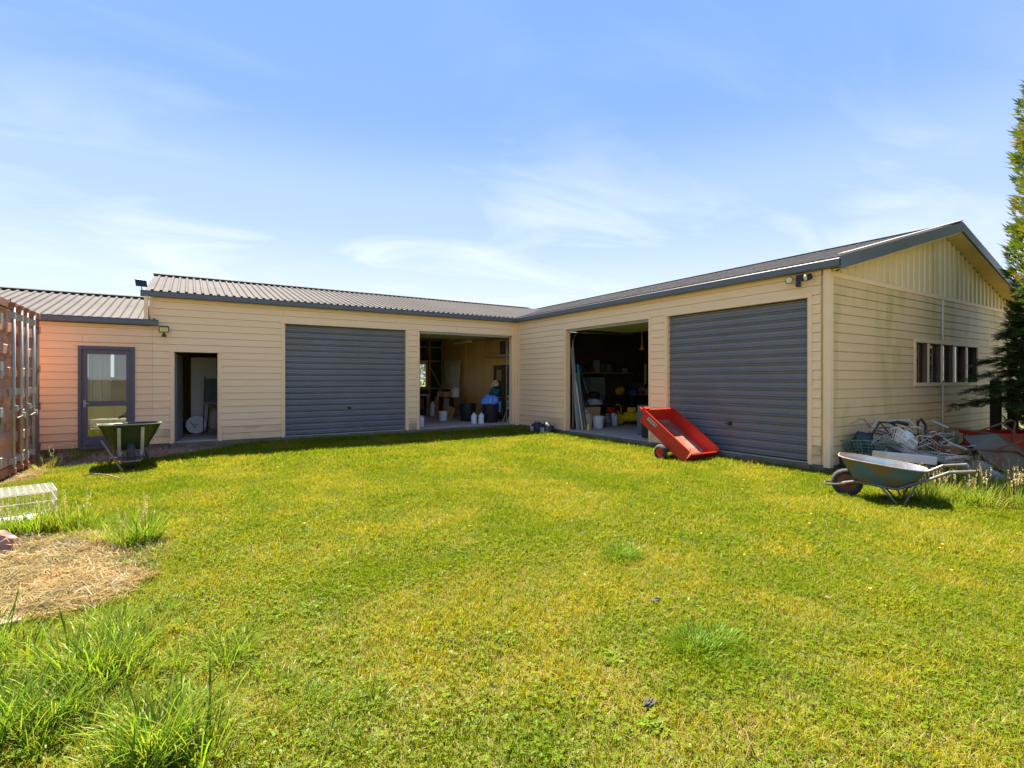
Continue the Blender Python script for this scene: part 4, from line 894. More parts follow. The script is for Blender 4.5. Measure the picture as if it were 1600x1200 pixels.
for z_ in (.42, .62, .78): b = MB(); b.box(.05, .08, -.13, .13, z_, z_ + .05); b.build('slat', M_offwhite, ch_, local=True)
# dark screen frame leaning on the ply wall
sf = empty('dark_screen', (8.62, 14.2, ZS), 0, 'tall dark framed screen leaning on the plywood wall', 'screen')
b = MB()
for q in ((8.60, 8.63, 13.5, 13.55, .2, 1.95), (8.60, 8.63, 14.72, 14.77, .2, 1.95), (8.60, 8.63, 13.551, 14.719, 1.89, 1.95), (8.60, 8.63, 13.551, 14.719, .2, .26)): b.box(*q)
b.build('frame', M_black, sf); b = MB(); b.box(8.61, 8.625, 13.551, 14.719, .261, 1.889); b.build('panel', M_dark, sf); b = MB(); b.box(8.59, 8.598, 14.25, 14.55, 1.45, 1.8); b.build('notice', M_stud, sf)
# timber rack above
rk = empty('timber_rack', (8.6, 14.0, 2.3), 0, 'timber storage rack high on the plywood wall', 'rack')
b = MB(); b.box(8.35, 8.69, 13.4, 14.9, 2.20, 2.28); b.build('shelf', M_stud, rk)
for yy in (13.5, 14.1, 14.8): b = MB(); b.box(8.35, 8.41, yy, yy + .06, 2.281, 3.03); b.build('upright', M_stud, rk)
b = MB(); b.box(8.42, 8.68, 13.6, 14.05, 2.281, 2.7); b.build('box', M_dark, rk)
# white door leaning on the ply, cabinet with boxes and off-cuts before it
b = MB(); b.box(0, .04, -.41*1.7, .41*1.7, 0, 2.08, TR(8.50, 18.05, ZS) @ RY(R(3.5))); o = b.build('leaning_door', M_offwhite); tag(o, 'off white door panel leaning on the plywood wall', 'door')
cb = empty('low_cabinet', (8.35, 17.3, ZS), 0, 'low open wooden cabinet in front of the leaning door', 'cabinet')
M_brn = mat('brown_laminate', (.20, .10, .045), .6, (.14, .07, .03), 4, .8)
for q in ((8.0, 8.45, 16.55, 16.59, ZS, .80), (8.0, 8.45, 18.3, 18.34, ZS, .80), (8.0, 8.45, 17.4, 17.44, ZS, .80)): b = MB(); b.box(*q); b.build('panel', M_brn, cb)
b = MB(); b.box(7.98, 8.47, 16.53, 18.36, .801, .835); b.build('top', M_brn, cb); b = MB(); b.box(8.43, 8.45, 16.591, 18.299, ZS, .8); b.build('back', M_dark, cb); b = MB(); b.box(7.99, 8.005, 16.98, 17.39, .18, .78); b.build('door', M_offwhite, cb)
bx('carton', TR(8.2, 17.75, .836), .36, .7, .19, M_card, 'brown carton on the low cabinet', 'box'); bx('carton', TR(8.28, 18.1, 1.027), .25, .3, .12, M_brn, 'small dark brown box on top of the carton', 'box')
crumple('black_cloth', (8.2, 17.65, 1.06), (.18, .3, .07), M_black, 50., 'black cloth lying over the carton', 'cloth', 3, .4)
jar(8.2, 16.85, .836, .15, .34, M_white, 'plastic_drum', 'white plastic drum at the end of the low cabinet', 'drum', .5)
b = MB(); b.add([(0,0,0),(0,1.0,0),(.0,.2,.85),(.02,0,0),(.02,1.0,0),(.02,.2,.85)], [(0,1,2),(5,4,3),(0,3,4,1),(1,4,5,2),(2,5,3,0)], TR(7.80, 17.55, ZS) @ RY(R(9))); tag(b.build('plywood_offcut', M_ply), 'triangular plywood offcut leaning on the cabinet end', 'offcut')
b = MB(); b.add([(0,0,0),(0,1.25,.1),(.0,1.45,.52),(.0,-.15,.36),(.02,0,0),(.02,1.25,.1),(.02,1.45,.52),(.02,-.15,.36)], [(0,1,2,3),(7,6,5,4),(0,4,5,1),(1,5,6,2),(2,6,7,3),(3,7,4,0)], TR(7.50, 15.75, ZS) @ RZ(R(-10)) @ RY(R(14))); tag(b.build('plywood_offcut', M_ply), 'long plywood offcut lying against the cabinet front', 'offcut')
pail(7.00, 15.3, ZS, .15, .30, M_white, 'paint_pail', 'white paint pail with dark drips in front of the offcuts')
jar(5.55, 13.62, ZS, .085, .30, M_white, 'plastic_bottle', 'white bottle on the floor just inside the left jamb', 'bottle'); pail(5.50, 13.95, ZS, .12, .34, M_black, 'black_pail', 'black pail behind the white bottle at the left jamb'); jar(5.47, 14.15, ZS + .35, .07, .28, mat('blue_plastic', (.25, .38, .55), .5), 'blue_bottle', 'pale blue bottle standing by the left jamb', 'bottle')
wb = empty('workbench', (7.2, 18.5, ZS), 0, 'workbench under the rear window of the open bay', 'bench')
b = MB(); b.box(6.2, 7.85, 18.35, 18.95, .86, .90); b.build('top', M_offwhite, wb)
for xx in (6.25, 7.75): b = MB(); b.box(xx, xx + .07, 18.4, 18.47, ZS, .859); b.build('leg', M_stud, wb)
bx('drawer_chest', TR(7.35, 18.55, ZS), .5, .4, .62, M_brn, 'dark brown chest under the workbench', 'chest'); jar(7.62, 17.6, ZS, .09, .5, M_white, 'plastic_canister', 'slim white canister by the dark brown chest', 'canister')
b = MB().tube([(8.3, 16.2, 2.83), (8.3, 16.2, 2.2), (8.31, 16.21, 1.95)], .008, 5); tag(b.build('extension_cord', M_yellow, smooth=True), 'thin yellow cord hanging from the raised door of the left bay', 'cord')
bx('light_fitting', TR(7.9, 15.7, 2.72), .12, 1.2, .06, M_white, 'white strip light fitting under the left bay ceiling', 'light')
# --- right bay
for i, (dx, dy, lx, ln, m_, lb) in enumerate(((0, 0, .10, 2.2, mat('grey_panel', (.30, .32, .33), .6), 'grey plastic sheet leaning in the corner of the right bay'), (.06, -.03, .05, 1.6, M_wood, 'brown timber length leaning in the corner of the right bay'),
        (.12, -.06, .06, 1.5, mat('olive_pole', (.16, .15, .03), .6), 'olive green board leaning in the corner of the right bay'), (.05, -.12, .03, 1.3, M_offwhite, 'pale slim board leaning by the left jamb of the right bay'),
        (.18, -.02, .05, 1.75, mat('bright_blue', (.06, .28, .50), .5), 'bright blue pole leaning in the corner of the right bay'), (.22, -.10, .04, 1.15, mat('red_brown', (.22, .05, .03), .6), 'red brown slat among the leaning boards'))):
    b = MB(); x_ = 8.70 + dx*1.0; y_ = 10.50 + dy*1.0; b.bar((x_, y_ - .02, ZS + .01), (x_ - .03, 10.70 + dy*.8, ZS + ln), lx, .025, (0, 1, 0)); tag(b.build('leaning_board', m_), lb, 'board')
jar(9.32, 10.88, ZS, .17, .46, M_offwhite, 'gas_bottle', 'off white gas bottle beside the leaning boards', 'gas bottle', .28); pail(9.52, 10.60, ZS, .16, .33, M_white, 'white_pail', 'plain white pail in front of the carton in the right bay')
bx('yellow_carton', TR(8.93, 10.30, ZS) @ RZ(R(20)), .13, .08, .16, mat('yellow_pack', (.65, .50, .12), .6), 'small yellow and white pack on the right bay threshold', 'pack')
bx('carton', TR(10.05, 11.55, ZS + .12) @ RZ(R(-30)), .52, .42, .42, M_card, 'open cardboard carton piled with clothes in the right bay', 'box'); bx('wood_box', TR(10.05, 11.55, ZS) @ RZ(R(-30)), .55, .45, .115, M_dark, 'dark low box under the clothes carton', 'box')
bx('tan_board', TR(9.55, 11.55, ZS) @ RZ(R(-40)) @ RX(R(-12)), .30, .03, .66, M_wood, 'tan board leaning beside the clothes carton', 'board')
crumple('grey_shirt', (10.18, 11.45, .80), (.30, .22, .13), mat('grey_white_cloth', (.50, .50, .52), .9), 60., 'pale grey clothes heaped on the carton', 'clothes', 3, .5, flat=False); crumple('teal_shirt', (9.92, 11.62, .76), (.28, .2, .10), mat('teal_shirt', (.05, .16, .18), .9), 63., 'teal shirt under the pale grey clothes', 'clothes', 3, .5, flat=False)
jar(10.05, 10.80, ZS, .12, .34, mat('dark_canister', (.06, .06, .065), .4, (.3, .3, .3), 9, .9), 'dark_canister', 'dark metal canister beside the white pail', 'canister', .4, M_galv); jar(10.42, 10.95, ZS, .12, .34, M_white, 'labelled_drum', 'white drum with dark label next to the red fuel can', 'drum', .5); bx('fuel_can', TR(10.5, 11.15, ZS + .36), .22, .15, .16, M_red, 'red fuel can standing high behind the drums', 'fuel can', .02)
bx('crate_stand', TR(10.5, 11.2, ZS), .4, .3, .355, M_dark, 'dark stand under the red fuel can', 'stand')
# air compressor
ac = empty('air_compressor', (10.95, 10.9, ZS), R(-35), 'yellow wheeled air compressor on the right bay floor', 'compressor')
b = MB(); b.lathe([(.02, -.26), (.10, -.245), (.14, -.20), (.14, .20), (.10, .245), (.02, .26)], 18, TR(.10, 0, .24) @ RY(R(90))); b.build('tank', M_yellow, ac, smooth=True, local=True)
b = MB(); b.lathe([(.02, -.03), (.15, -.03), (.16, 0), (.15, .03), (.02, .03)], 18, TR(-.28, -.05, .17) @ RX(R(90)) @ RY(R(20))); b.build('wheel', M_yellow, ac, smooth=True, local=True)
b = MB(); b.box(-.02, .22, -.08, .08, .38, .52); b.build('motor', M_yellow, ac, local=True, bevel=.02)
b = MB().tube([(-.2, 0, .32), (-.22, 0, .56), (-.30, 0, .62), (-.36, 0, .55)], .014, 6); b.build('handle', M_yellow, ac, smooth=True, local=True)
b = MB(); b.box(.26, .32, -.1, .1, 0, .12); b.build('foot', M_black, ac, local=True)
# power tool stand with yellow head
ts = empty('bench_grinder', (11.8, 12.1, ZS), 0, 'yellow headed machine on a black stand behind the compressor', 'machine')
b = MB(); b.box(-.04, .04, -.04, .04, 0, .86); b.box(-.2, .2, -.16, .16, 0, .04); b.build('stand', M_black, ts, local=True); b = MB(); b.lathe([(.03, -.14), (.11, -.12), (.13, 0), (.11, .10), (.05, .14)], 14, TR(0, 0, .98) @ RY(R(70))); b.build('head', M_yellow, ts, smooth=True, local=True)
# shelf, cupboards and tools on the dark partition
sh = empty('wall_shelf', (11.9, 13.0, 1.68), 0, 'long timber shelf on the dark wall of the right bay', 'shelf')
b = MB(); b.box(10.6, 13.1, 12.78, 13.165, 1.68, 1.715); b.build('board', M_stud, sh)
for xx in (10.9, 11.9, 12.9): b = MB(); b.bar((xx, 13.15, 1.45), (xx, 12.85, 1.675), .03, .02); b.build('bracket', M_steel, sh)
q = random.Random(8)
cols_ = [mat('tin_grey', (.20, .20, .20), .5), mat('tin_dark', (.05, .05, .06), .5), mat('tin_brown', (.12, .07, .04), .6), mat('tin_cream', (.40, .36, .28), .6), mat('tin_green', (.08, .13, .10), .6)]
nmz = ['grey', 'black', 'brown', 'cream', 'green']
for i in range(9):
    k = i % 5; x_ = 10.75 + i*.26; h_ = q.uniform(.16, .42); t = bx('storage_tin', TR(x_, 12.95, 1.716), q.uniform(.12, .2), .2, h_, cols_[k], '%s storage tin on the wall shelf, %s' % (nmz[k], ('at the boards end', 'second from the boards end', 'third from the boards end', 'fourth from the boards end', 'in the middle', 'sixth from the boards end', 'seventh from the boards end', 'eighth from the boards end', 'at the far end')[i]), 'tin', .01)
fr = empty('old_fridge', (11.35, 12.9, ZS), 0, 'pale green fridge standing under the wall shelf', 'fridge')
b = MB(); b.box(-.28, .28, -.25, .22, .03, 1.42); b.build('body', mat('fridge_green', (.22, .27, .22), .5), fr, local=True, bevel=.02); b = MB(); b.box(-.275, .275, -.30, -.252, .06, 1.40); b.build('door', MATS['fridge_green'], fr, local=True, bevel=.02); b = MB(); b.box(.20, .225, -.335, -.305, .8, 1.1); b.build('handle', M_galv, fr, local=True)
bx('dark_cupboard', TR(12.25, 12.9, ZS), .9, .45, 1.4, M_dark, 'tall dark cupboard beside the pale green fridge', 'cupboard', .01)
b = MB().tube([(10.35, 11.9, ZS + .7), (10.85, 12.9, 1.66)], .022, 8); tag(b.build('broom', M_offwhite, smooth=True), 'pale broom handle leaning up to the wall shelf', 'broom')
crumple('black_helmet', (10.55, 11.95, .98), (.20, .2, .16), M_black, 70., 'black helmet shaped bundle behind the clothes carton', 'bundle', 3, .15, flat=False)
bx('black_chest', TR(10.6, 12.0, ZS), .6, .5, .72, M_black, 'black chest behind the clothes carton', 'chest', .01)
for i in range(13):   # spanners on the wall
    x_ = 13.0 + i*.085; h_ = .14 + .012*((i*5) % 7); b = MB(); A = TR(x_, 13.155, 1.25 - h_/2)
    b.box(-.009, .009, -.006, .006, .02, h_ - .02, A); b.lathe([(.018, -.005), (.018, .005)], 8, A @ TR(0, 0, h_) @ RX(R(90))); b.lathe([(.016, -.005), (.016, .005)], 8, A @ RX(R(90)))
    tag(b.build('spanner', M_galv), 'steel spanner hanging in the row on the dark wall', 'spanner', 'spanners hung in a row on the dark wall')
for i in range(7):
    x_ = 13.0 + i*.13; b = MB(); A = TR(x_, 13.15, 1.52); b.box(-.012, .012, -.012, .006, .10, .2, A); b.box(-.006, .006, -.005, .003, -.08, .10, A); tag(b.build('screwdriver', cols_[i % 2]), 'tool hanging above the row of spanners', 'tool', 'tools hung above the spanners')
b = MB(); b.box(14.05, 14.10, 13.10, 13.165, 1.30, 2.05); tag(b.build('spirit_level', M_white), 'white spirit level hanging upright on the dark wall', 'level')
wb2 = empty('workbench', (13.6, 12.8, ZS), 0, 'long dark workbench below the hanging spanners', 'bench')
b = MB(); b.box(12.75, 15.5, 12.5, 13.16, .88, .93); b.build('top', M_dark, wb2)
for xx in (12.8, 14.1, 15.4): b = MB(); b.box(xx, xx + .08, 12.55, 12.63, ZS, .879); b.build('leg', M_dark, wb2)
for i, (x_, w_, h_, m_, lb) in enumerate(((13.1, .3, .2, cols_[0], 'grey toolbox on the long workbench'), (13.6, .22, .26, cols_[3], 'cream tin on the long workbench'), (14.2, .4, .18, cols_[1], 'black tool case on the long workbench'))): bx('toolbox', TR(x_, 12.8, .931), w_, .25, h_, m_, lb, 'toolbox', .01)
bx('green_crate', TR(9.35, 8.55, ZS), .42, .5, .72, mat('dull_green_crate', (.10, .13, .11), .6), 'dull green crate just behind the post of the right bay', 'crate', .015); bx('dark_tub', TR(9.0, 8.15, ZS), .4, .4, .38, M_black, 'black tub beside the dull green crate', 'tub', .03)
lc = empty('hanging_lamp', (10.3, 9.75, 2.3), 0, 'orange caged work lamp hanging on a yellow cord in the right bay', 'lamp')
b = MB().tube([(10.3, 9.75, 2.82), (10.32, 9.75, 2.6), (10.33, 9.76, 2.4)], .010, 6); b.build('cord', M_yellow, lc, smooth=True); b = MB(); b.lathe([(.02, .12), (.03, .08), (.07, .02), (.075, 0)], 12, TR(10.33, 9.76, 2.28)); b.build('shade', mat('orange_plastic', (.65, .20, .03), .5), lc, smooth=True)
# --- small room behind the open door
bx('tall_sheet', TR(.30, 15.25, ZS), .56, .05, 1.90, M_white, 'tall off white panel standing in the small room', 'panel', .004)
dk = MB(); dk.lathe([(.012, -.012), (.21, -.012), (.22, 0), (.21, .012), (.012, .012)], 28, TR(.13, 14.75, ZS + .23) @ RX(R(80))); tag(dk.build('white_disc', M_white, smooth=True), 'round white disc leaning in the small room', 'disc')
b = MB(); b.lathe([(.018, 0), (.018, .006)], 10, TR(.13, 14.73, ZS + .235) @ RX(R(80))); o = b.build('hub', M_black, [q for q in C.objects if q.name == 'white_disc'][0])
b = MB(); A = TR(.07, 14.72, ZS + .22) @ RX(R(-10)); b.box(-.012, .012, -.006, .0, -.09, .10, A @ RY(R(-35))); b.build('slot', MATS['tin_grey'], [q for q in C.objects if q.name == 'white_disc'][0])
ea = empty('easel', (.55, 14.7, ZS), 0, 'grey green chalkboard easel in the small room', 'easel')
b = MB(); b.box(.30, .92, 14.68, 14.70, .92, 1.50); b.build('board', mat('chalkboard', (.085, .10, .098), .7, (.11, .13, .125), 4, 1), ea); b = MB(); b.box(.29, .93, 14.62, 14.70, .87, .915); b.build('ledge', MATS['tin_grey'], ea)
for xx in (.31, .90): b = MB().tube([(xx - .03, 14.72, ZS), (xx, 14.715, 1.55)], .012, 6); b.build('leg', M_black, ea, smooth=True)
b = MB().tube([(.36, 15.1, ZS), (.45, 14.75, 1.45)], .012, 6); b.build('leg', M_black, ea, smooth=True)
crumple('white_sack', (.52, 15.2, ZS + .28), (.14, .14, .42), M_offwhite, 80., 'limp off white sack behind the easel', 'sack', 3, .25, flat=False); bx('dark_cabinet', TR(1.1, 15.9, ZS), .7, .5, 1.9, M_paper, 'dark cabinet at the back of the small room', 'cabinet', .01); bx('brown_post', TR(-.20, 14.9, ZS), .10, .35, 1.9, M_brn, 'dark brown upright behind the inner door', 'upright', .004)
# --- annex: curtain and things behind the glazed door
cu = empty('curtain', (-1.5, 13.3, 2.1), 0, 'white gathered curtain behind the glazed door', 'curtain')
b = MB(); n = 60
for i in range(n + 1): x_ = -1.74 + .36*i/n; y_ = 13.30 + .025*math.sin(i*.9) + .012*math.sin(i*2.3); b.v += [(x_, y_, 1.02), (x_, y_ , 2.06)]
b.f = [(2*i, 2*i+2, 2*i+3, 2*i+1) for i in range(n)]; b.build('cloth', M_white, cu, smooth=True)
b = MB().tube([(-1.84, 13.30, 2.07), (-.95, 13.30, 2.07)], .012, 8); b.build('rail', M_galv, cu, smooth=True)
bx('flower_pot', TR(-1.62, 13.45, 1.0), .14, .14, .16, mat('terracotta', (.30, .11, .06), .8), 'terracotta pot behind the lower edge of the curtain', 'pot', .02); bx('sideboard', TR(-1.55, 13.5, ZS), .4, .3, .86, M_wood, 'slatted timber stand behind the glazed door', 'stand', .01)

# small clutter on the floor and benches of the right bay
q = random.Random(77)
cc = [('blue', mat('c_blue', (.06, .16, .35), .5)), ('red', mat('c_red', (.40, .05, .03), .5)), ('silver', M_galv), ('white', M_white), ('black', M_black), ('tan', M_card)]
where = ('beside the compressor wheel', 'behind the compressor tank', 'under the workbench end', 'by the fridge foot', 'between the drums and the cupboard', 'before the dark cupboard')
for i, (nm_, m_) in enumerate(cc):
    jar(10.9 + .38*i, 11.7 + .18*((i*3) % 4), ZS, q.uniform(.07, .11), q.uniform(.22, .36), m_, 'floor_can', '%s can standing on the right bay floor %s' % (nm_, where[i]), 'can', .45)
    bx('bench_box', TR(12.95 + .32*i, 12.62, .931), q.uniform(.1, .2), .16, q.uniform(.08, .2), m_, '%s box along the front edge of the long workbench' % nm_, 'box', .008)
    pail(6.15 + .30*i, 17.9 + .12*(i % 2), ZS, .11, .24, m_, 'stored_pail', '%s pail stored in the row under the rear workbench' % nm_)
# ================================================================ vegetation
def leafmat(name, tint=(1, 1, 1), trans=0.5, gloss=0.06, var=0.35, vscale=1.1, tw=(1, 1, 1)):
    m = bpy.data.materials.new(name); m.use_nodes = True; t = m.node_tree; t.nodes.clear(); L = t.links.new
    at = t.nodes.new('ShaderNodeAttribute'); at.attribute_name = 'Col'
    g = t.nodes.new('ShaderNodeNewGeometry')
    n = t.nodes.new('ShaderNodeTexNoise'); n.inputs['Scale'].default_value = vscale; n.inputs['Detail'].default_value = 4; n.inputs['Roughness'].default_value = 0.65; L(g.outputs['Position'], n.inputs['Vector'])
    r = t.nodes.new('ShaderNodeMapRange'); r.inputs['From Min'].default_value = 0.3; r.inputs['From Max'].default_value = 0.7; r.inputs['To Min'].default_value = 1 - var; r.inputs['To Max'].default_value = 1 + var; L(n.outputs['Fac'], r.inputs['Value'])
    # red and green swing apart a little: drier and lusher areas
    cm = t.nodes.new('ShaderNodeCombineColor'); L(r.outputs[0], cm.inputs[0]); cm.inputs[2].default_value = 1
    r2 = t.nodes.new('ShaderNodeMapRange'); r2.inputs['From Min'].default_value = 0.3; r2.inputs['From Max'].default_value = 0.7; r2.inputs['To Min'].default_value = 1 - var * 0.45; r2.inputs['To Max'].default_value = 1 + var * 0.45; L(n.outputs['Fac'], r2.inputs['Value']); L(r2.outputs[0], cm.inputs[1])
    mu = t.nodes.new('ShaderNodeMix'); mu.data_type = 'RGBA'; mu.blend_type = 'MULTIPLY'; mu.inputs[0].default_value = 1; L(at.outputs['Color'], mu.inputs[6]); L(cm.outputs[0], mu.inputs[7])
    m2 = t.nodes.new('ShaderNodeMix'); m2.data_type = 'RGBA'; m2.blend_type = 'MULTIPLY'; m2.inputs[0].default_value = 1; L(mu.outputs[2], m2.inputs[6]); m2.inputs[7].default_value = (*tint, 1)
    d = t.nodes.new('ShaderNodeBsdfDiffuse'); L(m2.outputs[2], d.inputs[0])
    tr = t.nodes.new('ShaderNodeBsdfTranslucent')
    m3 = t.nodes.new('ShaderNodeMix'); m3.data_type = 'RGBA'; m3.blend_type = 'MULTIPLY'; m3.inputs[0].default_value = 1; L(m2.outputs[2], m3.inputs[6]); m3.inputs[7].default_value = (*tw, 1); L(m3.outputs[2], tr.inputs[0])
    x = t.nodes.new('ShaderNodeMixShader'); x.inputs[0].default_value = trans; L(d.outputs[0], x.inputs[1]); L(tr.outputs[0], x.inputs[2])
    gl = t.nodes.new('ShaderNodeBsdfGlossy'); gl.inputs['Roughness'].default_value = 0.35
    y = t.nodes.new('ShaderNodeMixShader'); y.inputs[0].default_value = gloss; L(x.outputs[0], y.inputs[1]); L(gl.outputs[0], y.inputs[2])
    o = t.nodes.new('ShaderNodeOutputMaterial'); L(y.outputs[0], o.inputs[0]); return m
class LM:
    """leaf mesh: faces with a colour each"""
    def __init__(s): s.v = []; s.f = []; s.c = []
    def blade(s, p, az, ln, w, lean, curl, col, seg=2):
        d = Vector((math.cos(az), math.sin(az), 0)); sd = Vector((-d.y, d.x, 0)); k = len(s.v); q = Vector(p); a = lean
        for i in range(seg):
            ww = w * (1 - 0.35 * i / seg)
            s.v += [tuple(q - sd * ww / 2), tuple(q + sd * ww / 2)]
            q = q + (d * math.sin(a) + Vector((0, 0, math.cos(a)))) * (ln / seg); a += curl / seg
        s.v.append(tuple(q))
        for i in range(seg - 1): s.f.append((k+2*i, k+2*i+1, k+2*i+3, k+2*i+2)); s.c.append(col)
        s.f.append((k+2*seg-2, k+2*seg-1, k+2*seg)); s.c.append(col)
    def leaf(s, p, dr, nr, ln, w, col):
        dr = Vector(dr).normalized(); sd = dr.cross(Vector(nr)).normalized(); p = Vector(p); k = len(s.v)
        s.v += [tuple(p), tuple(p + dr*ln*.45 - sd*w/2), tuple(p + dr*ln), tuple(p + dr*ln*.45 + sd*w/2)]
        s.f.append((k, k+1, k+2, k+3)); s.c.append(col)
    def mesh(s, name, m):
        me = bpy.data.meshes.new(name); me.from_pydata(s.v, [], s.f); me.update(); me.materials.append(m)
        ca = me.color_attributes.new('Col', 'FLOAT_COLOR', 'CORNER'); arr = []
        for f, c in zip(s.f, s.c): arr += [c[0], c[1], c[2], 1.0] * len(f)
        ca.data.foreach_set('color', arr); return me
M_grass = leafmat('grass_blades', (1, 1, 1), 0.46, 0.004, 0.22, 2.2, (1.0, 1.06, 0.4))
M_tall = leafmat('tall_grass_blades', (1, 1, 1), 0.45, 0.008, 0.15, 1.5, (1.0, 1.1, 0.5))
M_straw = leafmat('straw_strands', (1, 1, 1), 0.2, 0.01, 0.25, 2.0)
rg = random.Random(5)
def jit(c, a=0.25):
    k = rg.uniform(1 - a, 1 + a); return tuple(x * k * rg.uniform(0.92, 1.08) for x in c)
GREEN = [(0.205, 0.225, 0.006), (0.175, 0.205, 0.006), (0.24, 0.238, 0.008), (0.10, 0.145, 0.005)]
STRAW = (0.31, 0.255, 0.055)
def lawn_patch(rad, n, straw=0.09, clover=0.06, hmul=1.0, cols=GREEN):
    L = LM()
    for i in range(n):
        a = rg.uniform(0, 6.283); r = rad * math.sqrt(rg.random()); p = (r * math.cos(a), r * math.sin(a), -0.006); u = rg.random()
        if u < straw: L.blade((p[0], p[1], 0.005), rg.uniform(0, 6.283), rg.uniform(.03, .07), .0028, rg.uniform(.7, 1.5), .3, jit(STRAW))
        elif u < straw + clover:
            h = rg.uniform(.012, .03); w = rg.uniform(.009, .016); c = jit((0.115, 0.165, 0.010)); az = rg.uniform(0, 6.28)
            for j in range(3):
                t = az + j * 2.09; L.leaf((p[0], p[1], h), (math.cos(t), math.sin(t), rg.uniform(-.1, .3)), (0, 0, 1), w, w * .9, c)
        else: L.blade(p, rg.uniform(0, 6.283), rg.uniform(.022, .058) * hmul, rg.uniform(.0022, .0042), rg.uniform(.05, .75), rg.uniform(.1, .9), jit(rg.choice(cols)))
    return L.mesh('lawn_patch', M_grass)
def tuft(n, ln, rad, cols, w=.006, lean=(.05, .5), curl=(.3, 1.3), heads=0, m=None, dry=.12):
    L = LM()
    for i in range(n):
        a = rg.uniform(0, 6.283); r = rad * math.sqrt(rg.random()); az = a + rg.uniform(-.8, .8)
        c = jit(STRAW) if rg.random() < dry else jit(rg.choice(cols))
        L.blade((r * math.cos(a), r * math.sin(a), -.01), az, ln * rg.uniform(.45, 1.1), w * rg.uniform(.6, 1.2), rg.uniform(*lean), rg.uniform(*curl), c, seg=5)
    for i in range(heads):
        a = rg.uniform(0, 6.283); r = rad * rg.random(); h = ln * rg.uniform(.9, 1.4); x, y = r * math.cos(a), r * math.sin(a); dx, dy = rg.uniform(-.1, .1), rg.uniform(-.1, .1)
        L.blade((x, y, 0), math.atan2(dy, dx), h, .002, .1, .1, jit((0.38, 0.30, 0.13)), seg=3)
        for j in range(14):
            z = h * (.78 + .22 * rg.random()); q = z / h; t = rg.uniform(0, 6.28)
            L.leaf((x + dx * .6 * q, y + dy * .6 * q, z), (math.cos(t), math.sin(t), .9), (0, 0, 1), .022, .006, jit((0.44, 0.33, 0.20)))
    return L.mesh('grass_tuft', m or M_tall)
def scatter(name, meshes, pts, kind='stuff'):
    """pts: (x,y,z, rz, tilt, scale, variant) instanced by geometry nodes on one object"""
    col = bpy.data.collections.new(name + '_source')
    for i, me in enumerate(meshes):
        o = bpy.data.objects.new('%s_source_%03d' % (name, i), me); col.objects.link(o)
    me = bpy.data.meshes.new(name); me.from_pydata([p[:3] for p in pts], [], [])
    a = me.attributes.new('rot', 'FLOAT_VECTOR', 'POINT'); a.data.foreach_set('vector', [c for p in pts for c in (p[4] * math.cos(p[3] * 7), p[4] * math.sin(p[3] * 7), p[3])])
    a = me.attributes.new('scl', 'FLOAT', 'POINT'); a.data.foreach_set('value', [p[5] for p in pts])
    a = me.attributes.new('idx', 'INT', 'POINT'); a.data.foreach_set('value', [p[6] for p in pts])
    o = bpy.data.objects.new(name, me); link(o)
    g = bpy.data.node_groups.new(name + '_nodes', 'GeometryNodeTree')
    g.interface.new_socket('Geometry', in_out='INPUT', socket_type='NodeSocketGeometry'); g.interface.new_socket('Geometry', in_out='OUTPUT', socket_type='NodeSocketGeometry')
    N = g.nodes.new; gi = N('NodeGroupInput'); go = N('NodeGroupOutput'); ip = N('GeometryNodeInstanceOnPoints'); ci = N('GeometryNodeCollectionInfo')
    ci.inputs['Collection'].default_value = col; ci.inputs['Separate Children'].default_value = True; ci.inputs['Reset Children'].default_value = True
    def na(nm, dt):
        q = N('GeometryNodeInputNamedAttribute'); q.data_type = dt; q.inputs['Name'].default_value = nm
        return [s for s in q.outputs if s.enabled and s.name == 'Attribute'][0]
    g.links.new(gi.outputs[0], ip.inputs['Points']); g.links.new(ci.outputs[0], ip.inputs['Instance']); ip.inputs['Pick Instance'].default_value = True
    g.links.new(na('idx', 'INT'), ip.inputs['Instance Index']); g.links.new(na('rot', 'FLOAT_VECTOR'), ip.inputs['Rotation']); g.links.new(na('scl', 'FLOAT'), ip.inputs['Scale'])
    g.links.new(ip.outputs[0], go.inputs[0])
    md = o.modifiers.new('scatter', 'NODES'); md.node_group = g
    return tag(o, kind=kind)
FW = (math.sin(R(32.3)), math.cos(R(32.3)))
def nograss(x, y):
    if y > 13.0 or (x > 8.38 and y > 4.04): return True
    if x < -2.2 and 9.75 < y < 12.2: return True
    return False
def edge(x, y): return 0.16 * noise.noise(Vector((x * 3.1, y * 3.1, 1)))
pts = []; near = 9; far = 9
def jgrid(x0, x1, y0, y1, st):
    y = y0
    while y < y1:
        x = x0
        while x < x1:
            yield x + rg.uniform(-.5, .5) * st, y + rg.uniform(-.5, .5) * st
            x += st
        y += st
def view(x, y):
    D = x * FW[0] + y * FW[1]; l = x * FW[1] - y * FW[0]; return D, l
